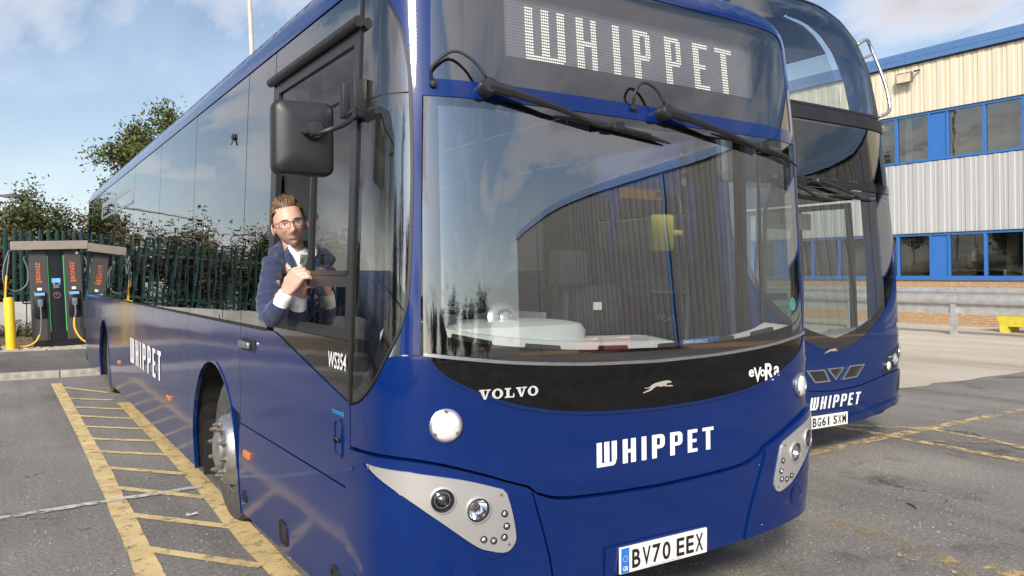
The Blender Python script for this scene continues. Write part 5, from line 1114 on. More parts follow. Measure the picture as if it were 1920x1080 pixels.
def clad(z0, z1, mt, y0, y1, pitch=.443, nrib=2, depth=.020, name='cladding_sheet'):
    prof = []; 
    for k in range(nrib):
        b = k*pitch; prof += [(b, 0), (b+.03, -depth), (b+.20, -depth), (b+.23, 0)]
        prof += [(b+.30, 0), (b+.315, -.010), (b+.335, -.010), (b+.35, 0)]
    prof.append((nrib*pitch, 0)); n = len(prof)
    V = [(x, y, z0) for y, x in prof]+[(x, y, z1) for y, x in prof]+[(x+.02, y, z0) for y, x in prof]
    F = [(i, i+1, n+i+1, n+i) for i in range(n-1)]+[(2*n+i, 2*n+i+1, i+1, i) for i in range(n-1)]
    me = mkmesh(name, V, F, mt); bm = bmesh.new(); bm.from_mesh(me); bmesh.ops.recalc_face_normals(bm, faces=bm.faces[:]); bm.to_mesh(me); bm.free()
    y = y0
    while y < y1-.1:
        o = link(name, me, bld); o.location = (random.uniform(-.002, .002), y, 0); y += nrib*pitch
clad(3.10, 5.52, 'white_clad', -3.94, 39.5); clad(7.22, 8.90, 'cream', -3.94, 39.5)
clad(.55, 8.90, 'grey_clad', -45.9, -4.1, nrib=4)
MB().box(.02, .12, Y0, WY0, -.3, .55).build('plinth', 'brick', bld)
mb = MB(); mb.box(-.16, .3, Y0, Y1, 8.93, 9.09); mb.box(-.13, .3, Y0, Y1, 9.105, 9.30); mb.box(-.05, .3, Y0, Y1, 9.31, 9.36); mb.build('roof_fascia', 'fascia', bld)
MB().box(-.06, .02, Y0, Y1, 8.885, 8.928).build('eaves_shadow_strip', 'roomdark', bld)  # solid dark strip stands in for the shade under the fascia
for z0, z1, off in ((1.56, 3.09, 0), (5.54, 7.2, 0)):
    # head and cill rails
    MB().box(-.04, .12, WY0, Y1, z0+.001, z0+.075).build('window_rail', 'bblue', bld); MB().box(-.04, .12, WY0, Y1, z1-.075, z1-.001).build('window_rail', 'bblue', bld)
    MB().box(-.07, .02, WY0, Y1, z1-.004, z1+.018).build('window_drip', 'roomdark', bld)
    y = 15.16
    ys = []
    # bays: one blue panel then five lights, repeated both ways from the bay seen beside the double-decker
    start = 15.16+.62+5*1.175
    while start < Y1-8: start += .62+5*1.175
    y = start
    while y-6.6 > WY0:
        MB().box(.01, .05, y-.62+.03, y-.03, z0+.076, z1-.076).build('spandrel_panel', 'bblue', bld); MB().box(-.045, .12, y-.03, y+.03, z0+.076, z1-.076).build('mullion', 'bblue', bld)
        y -= .62
        for k in range(5):
            MB().box(-.045, .12, y-.04 if k else y-.03, y+.04 if k else y+.03, z0+.076, z1-.076).build('mullion', 'bblue', bld)
            w = MB().box(.028, .040, y-1.175+.041, y-.041, z0+.077, z1-.077).build('window_pane', 'wing', bld)
            y -= 1.175
    # rooms
MB().box(.55, .6, 4, 26, 1.56, 3.09).build('room_back', 'room', bld)
mb = MB(); mb.box(.5, .549, 4, 12.6, 1.6, 3.05); mb.box(.5, .549, 13.0, 13.9, 1.6, 3.05); mb.build('room_shelving', 'roomdark', bld)
MB().box(.40, .46, 14.15, 14.85, 2.42, 3.0).build('wall_screen', 'roomdark', bld); MB().box(.46, .50, 13.95, 14.05, 2.1, 2.45).build('notice_sheet', 'white', bld); MB().box(.46, .5, 14.05, 14.2, 1.9, 2.3).build('notice_sheet', 'blind', bld)
MB().box(.06, .07, 12.78, 12.86, 1.64, 1.84).build('window_sticker', 'white', bld)
for k in range(10): MB().box(.10, .105, 15.95+k*.09, 15.95+k*.09+.045, 1.66, 3.0).build('blind_slat', 'blind', bld)
MB().box(.5, .55, 4, 26, 5.56, 7.2).build('room_back', 'room', bld)
for y0, y1 in ((14.52, 15.08), (15.83, 16.08), (21.5, 22.2)): MB().box(.10, .12, y0, y1, 5.62, 7.1).build('roller_blind', 'blind', bld)
# flood light on the wall
fl = MB(); fl.bbox(-.34, -.24, 15.55, 16.15, 8.25, 8.62, .03); o = fl.build('floodlight', mat('floodlight_body', (.10, .09, .075), .5), bld)
o.matrix_parent_inverse = Matrix.Identity(4)
MB().bbox(-.352, -.338, 15.60, 16.10, 8.29, 8.58, .005).build('floodlight_lens', mat('floodlight_lens', (.55, .48, .32), .3, coat=.8), o)
mb = MB(); mb.tube([(-.27, 15.50, 8.6), (-.05, 15.45, 8.66)], .03, 8); mb.build('floodlight_bracket', 'plastic', o)
for y in (-6, -22, -38): MB().box(-.09, -.045, y-.06, y+.06, 0, 8.9).build('downpipe', 'bblue', bld)
# ------------------------------------------------------------------ guard rail
gr = thing('guard_rail', (22.2, 12, 0), 'galvanised steel crash barrier on square posts along the brick wall', 'barrier', rot=(0, LEAN*.5, 0))
wprof = [(0, 1.31), (-.03, 1.30), (-.075, 1.245), (-.075, 1.205), (-.015, 1.13), (-.015, 1.075), (-.075, 1.0), (-.075, .96), (-.03, .885), (0, .875)]
GY = [(-14, -7.2), (-7.2, -.4), (-.4, 6.4), (6.4, 13.2), (13.2, 18)]
for a, b in GY:
    V = [(x, a+.004, z) for x, z in wprof]+[(x, b+.10, z) for x, z in wprof]; n = len(wprof); s_ = random.uniform(-.004, .004)
    V = [(x+s_+(.006 if i >= n else 0), y, z) for i, (x, y, z) in enumerate(V)]
    o = MB().add(V, [(i, i+1, n+i+1, n+i) for i in range(n-1)]).build('rail_beam', 'galv', gr, 'auto')
MB().box(.10, .14, -14, 18, .595, .86).build('lower_rail', 'galv', gr)
y = -14.02+12-12
posts = [-.03+k*3.2 for k in range(-4, 6)]
pm = None
for y in posts:
    b = MB(); b.box(-.0, .12, y-.075, y+.075, -.05, 1.22) ; o = b.build('post', 'galv', gr)
for y in posts:
    for dy, z in ((-.1, 1.28), (.1, 1.28), (-.13, 1.10), (0, 1.10), (.13, 1.10)): MB().lathe([(.018, 0), (.016, .012), (0, .014)], (-.016 if z < 1.2 else -.05, y+dy, z), (-1, 0, 0), 8).build('bolt', 'rust', gr)
# yellow trough behind the barrier
yb = thing('grit_trough', (24.75, 11.35, 0), 'yellow plastic trough on feet behind the crash barrier', 'trough')
V = [(-.35, -.75, .18), (.35, -.75, .18), (.35, .45, .18), (-.35, .45, .18), (-.42, -.85, .58), (.42, -.85, .58), (.42, .55, .58), (-.42, .55, .58)]
MB().add(V, [(0, 1, 5, 4), (1, 2, 6, 5), (2, 3, 7, 6), (3, 0, 4, 7), (0, 3, 2, 1), (4, 5, 6, 7)]).build('trough_body', 'ymir', yb)
MB().bbox(-.50, .50, -.95, .64, .56, .64, .015).build('trough_rim', 'ymir', yb)
for y in (-.72, .25): MB().box(-.36, .36, y, y+.2, 0, .19).build('foot', 'ymir', yb)
# red storage bins beside the wall further up the yard
for k, (y, h) in enumerate(((-24.0, 1.15), (-26.6, 1.15))):
    rb = thing('storage_bin', (25.2, y, 0), ['red wheeled storage bin against the grey wall, lid shut', 'red wheeled storage bin further along the grey wall'][k], 'bin', 'red bins along the wall')
    MB().bbox(-.6, .6, -1.1, 1.1, .2, h, .06).build('bin_body', mat('bin_red', (.20, .015, .015), .5), rb, 'auto'); MB().bbox(-.66, .66, -1.16, 1.16, h-.02, h+.12, .05).build('lid', 'red', rb, 'auto')
    for x in (-.5, .5):
        for yy in (-.9, .9): MB().lathe([(.1, -.04), (.1, .04), (0, .045)], (x, yy, .1), (1, 0, 0), 14).build('castor', 'trim', rb)
# ------------------------------------------------------------------ charging station, bollards, fence
M['chgrey'] = mat('charger_grey', (.06, .057, .055), .45, var=.05); M['chblack'] = mat('charger_black', (.012, .013, .016), .3, coat=.4); M['chhead'] = mat('charger_canopy', (.27, .235, .20), .45, var=.08)
M['green_led'] = mat('green_strip', (.05, .5, .12), .4, emit=(.1, .9, .25), es=.35); M['screen'] = mat('small_screen', (.10, .25, .5), .3, emit=(.15, .35, .7), es=.5); M['otext'] = mat('orange_lettering', (.72, .16, .06), .5)
M['ybol'] = mat('bollard_yellow', (.75, .50, .02), .45, var=.06); M['ysleeve'] = mat('yellow_sleeve', (.70, .42, .03), .5); M['cable'] = mat('grey_cable', (.13, .15, .17), .5); M['gbol'] = mat('bollard_grey', (.12, .14, .16), .5)
M['greenf'] = mat('palisade_green', (.006, .034, .032), .5, var=.25, vs=8); M['gboard'] = mat('concrete_board', (.42, .42, .41), .85, var=.2, vs=3, bump=.3, bs=40); M['earth'] = mat('bank_earth', (.11, .085, .055), .95, var=.5, vs=9, bump=1, bs=25)
CX, CY = 1.06, 19.62
chg = thing('vehicle_charger', (CX, CY, .10), 'tall grey and black charging cabinet with orange lettering under a beige canopy', 'charger', rot=(0, LEAN, 0))
MB().bbox(-.62, .62, -.10, .62, -.06, .03, .01).build('base_slab', 'kerb', chg)
MB().box(-.46, .48, -.02, .5, .03, .17).build('plinth', 'chblack', chg)
for x0, x1 in ((-.475, -.145), (.165, .495)):
    c = MB().bbox(x0, x1, -.03, .5, .172, 2.10, .012).build('side_cabinet', 'chgrey', chg)
    V, F = text2d('ZENOBE', x0+.115, x0+.195, 1.40, 1.84, .012, 1.1, rot=1); MB().box(x0+.206, x0+.218, -.0335, -.031, 1.41, 1.455).build('lettering', 'otext', c); MB().add([(a, -.032, b) for a, b in V], F).build('lettering', 'otext', c, fix=False)
    xm = (x0+x1)/2; h = MB().bbox(xm-.115, xm+.115, -.075, -.028, .66, 1.22, .025).build('holster', 'chblack', c, 'auto')
    MB().box(xm-.09, xm+.09, -.078, -.074, 1.14, 1.195).build('status_screen', 'screen', h)
    MB().box(xm-.04, xm+.04, -.036, -.031, 1.245, 1.30).build('notice_sticker', 'white', c)
    MB().bbox(xm-.05, xm+.05, -.17, -.06, .90, 1.06, .02).build('plug', 'cable', h, 'auto')
cc_ = MB().bbox(-.142, .162, .005, .5, .172, 2.10, .006).build('centre_cabinet', 'chblack', chg)
for x in (-.137, .157): MB().box(x-.004, x+.004, -.004, .004, .35, 1.98).build('light_strip', 'green_led', chg)
MB().box(-.075, .085, -.004, .006, 1.40, 1.49).build('control_screen', 'screen', cc_); MB().box(-.05, .06, -.004, .006, 1.28, 1.36).build('card_reader', 'cable', cc_)
MB().lathe([(.07, 0), (.068, .006), (.055, .006), (.052, .0)], (.01, .006, 1.13), (0, -1, 0), 24).build('socket_ring', 'cable', cc_, 'auto'); MB().lathe([(.025, 0), (.02, .012), (0, .014)], (.01, .006, 1.14), (0, -1, 0), 14).build('stop_button', 'red', cc_)
for x in (-.04, .07): MB().lathe([(.012, 0), (0, .008)], (x, .004, 1.375), (0, -1, 0), 10).build('indicator', 'white', cc_)
MB().bbox(-.79, .98, -.16, .34, 2.105, 2.285, .008).build('canopy', 'chhead', chg)
for x in (-.44, .36): MB().lathe([(.025, 0), (.02, .03), (0, .035)], (x, -.10, 2.11), (0, 0, -1), 12).build('canopy_light', 'chhead', chg)
def tube(pts, r, mt, name, par, org=(0, 0, 0)): return MB(org).tube(smoothline(pts, 5), r, 8).build(name, mt, par, True)
tube([(-.31, -.16, .93), (-.31, -.17, .70), (-.33, -.18, .42), (-.36, -.2, .30)], .017, 'cable', 'charging_cable', chg)
tube([(-.355, -.2, .315), (-.45, -.24, .17), (-.62, -.26, .10), (-.80, -.25, .13), (-.93, -.22, .30), (-.95, -.2, .62), (-.93, -.15, 1.1), (-.885, -.1, 1.58)], .021, 'ysleeve', 'cable_sleeve', chg)
tube([(-.885, -.1, 1.55), (-.85, -.05, 1.8), (-.82, 0, 2.0), (-.80, .02, 2.11)], .014, 'cable', 'charging_cable', chg)
tube([(-.82, 0, 2.10), (-.93, -.05, 1.75), (-.94, -.06, 1.45), (-.83, -.05, 1.28), (-.66, -.03, 1.27), (-.52, -.02, 1.42), (-.50, 0, 1.7), (-.56, .02, 1.93), (-.48, .05, 2.03)], .015, 'cable', 'charging_cable', chg)
tube([(-.47, .2, .98), (-.60, .18, .985), (-.62, .18, 1.02), (-.62, .18, 1.10)], .015, 'chblack', 'cable_hook', chg)
tube([(.33, -.16, .93), (.33, -.17, .75), (.30, -.17, .62)], .017, 'cable', 'charging_cable', chg); tube([(.30, -.17, .64), (.29, -.2, .45), (.34, -.25, .28), (.43, -.3, .15), (.55, -.3, .08)], .021, 'ysleeve', 'cable_sleeve', chg)
tube([(.50, .1, 2.02), (.58, .05, 1.9), (.62, .05, 1.7), (.70, .0, 1.4)], .014, 'cable', 'charging_cable', chg)
MB().lathe([(.03, 0), (.03, .02), (0, .022)], (.42, -.03, 2.03), (0, -1, 0), 12).build('camera_dome', 'white', chg)
b = thing('bollard', (.185, 19.28, .12), 'yellow round-topped steel bollard in the gravel beside the charger', 'bollard', rot=(0, LEAN, 0)); MB().lathe([(.095, -.1), (.095, 1.05), (.085, 1.075), (.05, 1.085), (0, 1.088)], (0, 0, 0), (0, 0, 1), 24).build('post', 'ybol', b, 'auto'); MB().lathe([(.12, -.02), (.12, .01), (.095, .015)], (0, 0, 0), (0, 0, 1), 20).build('collar', 'kerb', b, 'auto')
b = thing('bollard', (2.2, 19.28, .12), 'yellow round-topped steel bollard behind the rear corner of the single-decker', 'bollard', rot=(0, LEAN, 0)); MB().lathe([(.095, -.1), (.095, 1.05), (.085, 1.075), (.05, 1.085), (0, 1.088)], (0, 0, 0), (0, 0, 1), 24).build('post', 'ybol', b, 'auto')
b = thing('bollard', (-.06, 19.4, .1), 'slim grey steel post in the gravel left of the yellow bollard', 'bollard', rot=(0, LEAN, 0)); MB().lathe([(.06, -.1), (.06, .75), (.045, .77), (0, .772)], (0, 0, 0), (0, 0, 1), 18).build('post', 'gbol', b, 'auto'); MB().lathe([(.09, 0), (.09, .02), (.06, .025)], (0, 0, 0), (0, 0, 1), 16).build('collar', 'gbol', b, 'auto')
# bank, concrete boards and palisade fence
FY, FX = 21.0, -10.5
MB().add([(FX-2, 20.35, .1), (9, 20.35, .1), (9, 20.8, .46), (FX-2, 20.8, .46), (9, 30, .5), (FX-2, 30, .5)], [(0, 1, 2, 3), (3, 2, 4, 5)]).build('earth_bank', 'earth')['kind'] = 'structure'
MB().add([(FX+1.0, -12, .012), (FX+.4, -12, .30), (FX-12, -12, .5), (FX+1.0, 20.4, .012), (FX+.4, 20.4, .30), (FX-12, 20.4, .5)], [(0, 3, 4, 1), (1, 4, 5, 2)]).build('earth_bank', 'earth')['kind'] = 'structure'
def fence(p0, p1, label, z0=.36, top=2.72, brd=True):
    p0 = np.array(p0, float); p1 = np.array(p1, float); Ln = np.linalg.norm(p1-p0); a = math.atan2(p1[1]-p0[1], p1[0]-p0[0])
    f = thing('palisade_fence', (p0[0], p0[1], 0), label, 'fence', rot=(0, LEAN*.5 if abs(math.sin(a)) > .5 else 0, a) if False else (0, 0, a))
    w, d = .046, .018
    prof = [(-w, d), (-w*.55, 0), (-w*.25, 0), (0, -.012), (w*.25, 0), (w*.55, 0), (w, d)]; n = len(prof)
    V = [(x, y, .98) for x, y in prof]+[(x, y, top-.14) for x, y in prof]+[(x*.15+(-.02 if x < 0 else .02 if x > 0 else 0), y, top-(0 if abs(x) > .01 else .06)) for x, y in prof]
    F = [(i, i+1, n+i+1, n+i) for i in range(n-1)]+[(n+i, n+i+1, 2*n+i+1, 2*n+i) for i in range(n-1)]
    me = mkmesh('pale', V, F, 'greenf'); k = 0; x = .08
    while x < Ln:
        o = link('pale', me, f); o.location = (x, random.uniform(-.004, .004), random.uniform(-.015, .015)); o.rotation_euler = (0, random.uniform(-.012, .012), 0); x += .167
    for z in (1.25, 2.30): MB().box(0, Ln, .02, .06, z-.03, z+.03).build('rail', 'greenf', f)
    x = 0
    while x < Ln+.1: MB().box(x-.04, x+.04, .065, .13, 0, 2.55).build('fence_post', 'greenf', f); x += 2.75
    if brd:
        x = 0
        while x < Ln-.3: MB().bbox(x+.01, min(Ln, x+2.74), -.09, -.03, z0, 1.06, .008).build('concrete_board', 'gboard', f); x += 2.75
    return f
fence((FX, FY), (6.5, FY), 'green steel palisade fence on pale concrete boards behind the charger')
fence((FX, -9), (FX, 20.9), 'green steel palisade fence on pale concrete boards running along the bus bay', z0=.28)
# ------------------------------------------------------------------ trees and hedge
def leafmat(name, c1, c2, c3):
    m, N, L, b = newmat(name); g = N.new('ShaderNodeNewGeometry')
    L.new(ramp(N, L, g.outputs['Random Per Island'], [(.0, c1), (.5, c2), (1, c3)]), b.inputs['Base Color']); b.inputs['Roughness'].default_value = .55; b.inputs['Specular IOR Level'].default_value = .3
    return m
M['leafA'] = leafmat('hedge_leaf', (.03, .05, .014), (.055, .075, .022), (.11, .105, .035)); M['leafB'] = leafmat('tree_leaf', (.035, .055, .012), (.07, .09, .022), (.14, .135, .038)); M['leafC'] = leafmat('autumn_leaf', (.05, .05, .02), (.10, .085, .035), (.17, .12, .06))
M['bark'] = mat('bark', (.085, .07, .055), .9, var=.35, vs=12, bump=.6, bs=30)
def tree(loc, H, R, n, leaf, label, name='tree', seed=0, base=.25, size=.09, sparse=0.0, group='trees behind the fence', cat='tree', stems=1, sq=1.0):
    rng = np.random.default_rng(seed); t = thing(name, loc, label, cat, group)
    tips = []; mb = MB()
    def branch(p, d, ln, r, lev):
        pts = [p]; dd_ = d.copy(); k = 4
        for i in range(k):
            dd_ = dd_+rng.normal(0, .16, 3)+np.array([0, 0, .05]); dd_ /= np.linalg.norm(dd_); p = p+dd_*ln/k; pts.append(p)
        mb.tube(pts, [r*(1-.16*i) for i in range(k+1)], 6 if lev < 2 else 4, False)
        if lev >= 3: tips.append(pts[-1]); tips.append(pts[2]); return
        if lev >= 2: tips.append(pts[-1])
        for j in range(4 if lev else 6):
            q = pts[rng.integers(1, k+1)] if lev else pts[rng.integers(1, k+1)]
            nd = dd_*.5+rng.normal(0, .62, 3); nd[2] = abs(nd[2])*.8+.05 if lev < 2 else nd[2]; nd /= np.linalg.norm(nd); branch(q, nd, ln*.62, r*.5, lev+1)
    for s_ in range(stems):
        d = np.array([rng.normal(0, .22), rng.normal(0, .22), 1.0]); d /= np.linalg.norm(d)
        branch(np.array([rng.normal(0, .25)*(stems > 1), rng.normal(0, .25)*(stems > 1), -.1]), d, H*.46, max(.03, H*.016)/math.sqrt(stems), 0)
    T = np.array(tips); mx = np.array([np.abs(T[:, 0]).max(), np.abs(T[:, 1]).max()]); T[:, 0] *= R/mx[0]; T[:, 1] *= R/mx[1]; zmin, zmax = T[:, 2].min(), T[:, 2].max()
    T[:, 2] = H*base+(T[:, 2]-zmin)/(zmax-zmin)*(H*(1-base))
    # same stretch for the limbs so that leaves sit on them
    for i, v in enumerate(mb.V):
        f = max(0, min(1, (v[2]+.1)/(zmax+.1))); zz = v[2] if v[2] < zmin*.5 else H*base+(v[2]-zmin)/(zmax-zmin)*(H*(1-base))
        k = f; mb.V[i] = (v[0]*(1-k+k*R/mx[0]), v[1]*(1-k+k*R/mx[1]), max(-.1, min(zz, H)) if v[2] > zmin else v[2]*(H*base+.0)/max(zmin, .05) if v[2] > 0 else v[2])
    mb.build('trunk', 'bark', t, 'auto', fix=False)
    cl = T[rng.integers(0, len(T), n)]; keep = rng.random(len(T)) > sparse
    pos = cl+rng.normal(0, .13*R/1.6+.05, (n, 3))*np.array([1, 1, .8]); a = rng.normal(0, 1, (n, 3)); a /= np.linalg.norm(a, axis=1)[:, None]
    bb_ = np.cross(a, rng.normal(0, 1, (n, 3))); bb_ /= np.linalg.norm(bb_, axis=1)[:, None]; s_ = size*rng.uniform(.6, 1.3, (n, 1)); nn = np.cross(a, bb_)
    V = np.empty((n, 4, 3)); V[:, 0] = pos-a*s_; V[:, 1] = pos+bb_*s_*.45+nn*s_*.12; V[:, 2] = pos+a*s_; V[:, 3] = pos-bb_*s_*.45+nn*s_*.12
    me = bpy.data.meshes.new('crown'); me.vertices.add(n*4); me.vertices.foreach_set('co', V.reshape(-1)); me.loops.add(n*4); me.loops.foreach_set('vertex_index', np.arange(n*4, dtype=np.int32)); me.polygons.add(n); me.polygons.foreach_set('loop_start', np.arange(0, n*4, 4, dtype=np.int32)); me.update(); me.validate(); me.materials.append(M[leaf])
    link('crown', me, t); return t
L1 = 'dense dark green shrub growing through the palisade fence behind the charger'
hz = [(-8.6, 22.6, 3.6, 1.6, 'leafA', 5), (-6.2, 22.4, 3.9, 1.7, 'leafC', 6), (-3.9, 22.7, 3.7, 1.5, 'leafA', 7), (-1.7, 22.6, 3.9, 1.5, 'leafC', 8), (-.1, 22.5, 3.6, 1.2, 'leafC', 9), (1.1, 22.8, 4.35, 1.15, 'leafA', 10), (2.3, 22.6, 4.0, 1.3, 'leafC', 11), (4.2, 22.8, 4.2, 1.5, 'leafA', 12)]
lb = ['rounded dark shrub at the far corner of the palisade fence', 'brownish shrub beside the corner shrub behind the fence', 'dark green shrub between two brownish shrubs behind the fence', 'brownish twiggy shrub behind the grey post and fence', 'thin reddish-brown shrub behind the yellow bollard', 'tallest dark green shrub standing directly behind the charger canopy', 'brown-leaved shrub beside the charger, half hidden by the bus', 'dark green shrub hidden behind the rear of the bus']
for (x, y, h, r, lf, sd), l_ in zip(hz, lb): tree((x, y, .4), h*.80, r, 15000, lf, l_, 'shrub', sd, base=.02, size=.05, stems=5, cat='shrub', group='shrubs behind the fence')
tree((4.8, 31.0, .3), 7.1, 2.7, 38000, 'leafB', 'tall yellow-green tree rising above the single-decker roof', 'tree', 21, base=.2, size=.08)
tree((2.9, 30.0, .3), 4.6, 1.6, 3000, 'leafC', 'thin half-bare tree beside the tall yellow-green tree', 'tree', 22, base=.3, size=.08)
tree((9.4, 33.0, .3), 7.4, 2.4, 9000, 'leafB', 'broad tree standing behind both parked buses', 'tree', 24, base=.25, size=.10)
side = [(-12.6, 17.5, 5.0, 1.9, 'leafA', 8200), (-13.0, 13.6, 6.6, 2.0, 'leafC', 2600), (-12.5, 9.8, 4.4, 1.7, 'leafA', 7000), (-13.2, 6.0, 6.2, 1.8, 'leafC', 1900), (-12.6, 2.2, 4.6, 1.8, 'leafA', 7000), (-13.2, -2.0, 6.8, 2.2, 'leafC', 3000), (-12.5, -6.0, 4.6, 1.9, 'leafA', 7000)]
ls_ = ['bushy dark tree by the fence corner along the bay', 'tall thin autumn tree next to the bushy corner tree', 'low dark bush between two thin autumn trees', 'slender almost bare autumn tree along the side fence', 'low dark bush beside the slender bare tree', 'wide open autumn tree near the end of the side fence', 'dark bush at the very end of the side fence']
for (x, y, h, r, lf, n), l_ in zip(side, ls_): tree((x, y, .4), h, r, n*2, lf, l_, 'tree', int(abs(y)*7)+40, base=.04 if lf == 'leafA' else .25, size=.06, group='trees along the side fence', stems=3 if lf == 'leafA' else 1)
for i, (x, y, h, r) in enumerate(((-14, -48, 6, 4), (-6, -52, 5, 4), (2, -50, 6.5, 4.5), (10, -54, 5.5, 4), (17, -52, 6, 4))):
    tree((x, y, 0), h, r, 5000, 'leafA', ['round dark tree far off beyond the open yard', 'squat dark tree second from the far yard corner', 'taller dark tree midway along the far edge of the yard', 'low dark tree past the middle of the far yard edge', 'dark tree close to the end of the grey cladding'][i], 'tree', 70+i, base=.1, size=.2, stems=3, group='trees beyond the yard')
# low plants on the bank
def plant(x, y, h, n, label, seed):
    rng = random.Random(seed); t = thing('bank_plant', (x, y, .2), label, 'plant', 'plants on the bank')
    mb = MB(); lv = MB()
    for k in range(n):
        a = rng.uniform(0, 6.28); tip = np.array([math.cos(a)*h*rng.uniform(.2, .6), math.sin(a)*h*.4, h*rng.uniform(.6, 1.1)]); mb.tube([(0, 0, -.1), tip*.5+np.array([0, 0, h*.12]), tip], .008, 4, False)
        for j in range(9):
            p = tip*rng.uniform(.3, 1.05); b_ = rng.uniform(0, 6.28); s_ = .05; lv.add([p, p+np.array([math.cos(b_)*s_, math.sin(b_)*s_, .02]), p+np.array([math.cos(b_)*s_*1.6, math.sin(b_)*s_*1.6, -.01]), p+np.array([math.cos(b_+.7)*s_, math.sin(b_+.7)*s_, .0])], [(0, 1, 2, 3)])
    mb.build('stems', 'bark', t, fix=False); lv.build('leaves', 'leafA', t, fix=False)
for i, x in enumerate((-.15, .25, .45, -.6, -1.3, -2.4)): plant(x, 20.62, .42, 9, ['small leafy weed on the bank behind the yellow bollard', 'small leafy weed left of the charger cabinet', 'short weed touching the charger cabinet side', 'weed on the bank behind the grey post', 'straggling weed under the concrete boards', 'weed at the foot of the concrete boards, away from the charger'][i], i)
# ------------------------------------------------------------------ lamps
lm = thing('street_lamp', (-3.2, 29.0, .3), 'dark street lamp head on a slim grey arm beyond the fence', 'street lamp', rot=(0, LEAN, 0))
hp_ = pix(66, 379, 1, 29.0); hx = hp_[0]+3.2; hz_ = hp_[2]-.3
MB().tube([(0, 0, -.5), (0, 0, hz_-.1), (.12, 0, hz_), (hx-.7, 0, hz_+.02)], [.06, .05, .04, .035], 10).build('column', 'galv', lm, True)
V = []; F = []
for i, (x, w, h0, h1) in enumerate(((hx-.72, .06, -.03, .05), (hx-.5, .13, -.05, .08), (hx-.2, .15, -.06, .06), (hx-.03, .11, -.05, .02), (hx, .05, -.035, -.01))): V += [(x, -w, hz_+h0), (x, w, hz_+h0), (x, w*.6, hz_+h1), (x, -w*.6, hz_+h1)]
for i in range(4): F += [(i*4+j, i*4+(j+1) % 4, (i+1)*4+(j+1) % 4, (i+1)*4+j) for j in range(4)]
F += [(0, 1, 2, 3), (19, 18, 17, 16)]
hd = MB().add(V, F).build('lamp_head', 'plastic', lm, 'auto'); MB().lathe([(.10, 0), (.07, .02), (0, .03)], (hx-.2, 0, hz_-.055), (0, -.3, -1), 14).build('lamp_lens', mat('lamp_lens', (.6, .6, .35), .3), hd)
pl = thing('lighting_column', (6.9, 25.0, 0), 'tall slim pale pole rising behind the single-decker roof', 'pole', rot=(0, LEAN, 0)); MB().tube([(0, 0, -.2), (0, 0, 6), (0, 0, 14)], [.095, .08, .065], 12).build('column', mat('pole_paint', (.42, .40, .34), .45, var=.1), pl, True); MB().bbox(-.12, .12, -.12, .12, -.1, .9, .02).build('base_box', 'galv', pl); MB().bbox(-.5, .1, -.12, .12, 13.95, 14.1, .03).build('lamp_head', 'galv', pl)
# ------------------------------------------------------------------ the man leaning out of the cab window
def skinmat(name):
    m, N, L, b = newmat(name); n = noise_node(N, L, 28, 4); n2 = noise_node(N, L, 160, 3)
    mx = N.new('ShaderNodeMix'); mx.data_type = 'RGBA'; mx.blend_type = 'MULTIPLY'; mx.inputs[0].default_value = 1
    L.new(ramp(N, L, n.outputs[0], [(.3, (.50, .29, .22)), (.7, (.61, .39, .31))]), mx.inputs[6]); L.new(ramp(N, L, n2.outputs[0], [(.3, (.92,)*3), (.7, (1.04,)*3)]), mx.inputs[7])
    L.new(mx.outputs[2], b.inputs['Base Color']); b.inputs['Roughness'].default_value = .48; b.inputs['Subsurface Weight'].default_value = .12; b.inputs['Subsurface Radius'].default_value = (.01, .004, .002); return m
def checkmat(name):
    m, N, L, b = newmat(name); t = N.new('ShaderNodeTexCoord'); mp = N.new('ShaderNodeMapping'); mp.inputs['Rotation'].default_value = (.1, .25, .5); L.new(t.outputs['Object'], mp.inputs[0])
    sx = N.new('ShaderNodeSeparateXYZ'); L.new(mp.outputs[0], sx.inputs[0]); outs = []
    for k, per in ((0, .042), (2, .055)):
        a = N.new('ShaderNodeMath'); a.operation = 'PINGPONG'; a.inputs[1].default_value = per/2; L.new(sx.outputs[k], a.inputs[0])
        c = N.new('ShaderNodeMath'); c.operation = 'LESS_THAN'; c.inputs[1].default_value = .0008; L.new(a.outputs[0], c.inputs[0]); outs.append(c.outputs[0])
    mxm = N.new('ShaderNodeMath'); mxm.operation = 'MAXIMUM'; L.new(outs[0], mxm.inputs[0]); L.new(outs[1], mxm.inputs[1])
    n = noise_node(N, L, 500, 2); base = ramp(N, L, n.outputs[0], [(.3, (.011, .018, .055)), (.7, (.022, .034, .092))])
    mx = N.new('ShaderNodeMix'); mx.data_type = 'RGBA'; f = N.new('ShaderNodeMath'); f.operation = 'MULTIPLY'; f.inputs[1].default_value = .22; L.new(mxm.outputs[0], f.inputs[0]); L.new(f.outputs[0], mx.inputs[0]); L.new(base, mx.inputs[6]); mx.inputs[7].default_value = (.11, .13, .22, 1)
    L.new(mx.outputs[2], b.inputs['Base Color']); b.inputs['Roughness'].default_value = .9; b.inputs['Sheen Weight'].default_value = .3; return m
M['skin'] = skinmat('skin'); M['jacket'] = checkmat('navy_check_wool'); M['shirt'] = mat('white_shirt', (.74, .73, .72), .75, var=.04, bump=.1, bs=80); M['tie'] = mat('green_tie', (.035, .055, .04), .6, var=.3, vs=90)
M['hair'] = mat('brown_hair', (.105, .055, .026), .5, var=.5, vs=90); M['lip'] = mat('lips', (.42, .14, .11), .4); M['eyew'] = mat('eye_white', (.7, .69, .67), .2); M['iris'] = mat('iris', (.05, .07, .08), .15); M['trous'] = mat('trousers', (.015, .02, .05), .9)
def Q(u, v, dep): d = cF*FPX+cR*(u-960)-cU*(v-540); return np.array([0, 0, EYE])+d*(dep/FPX)
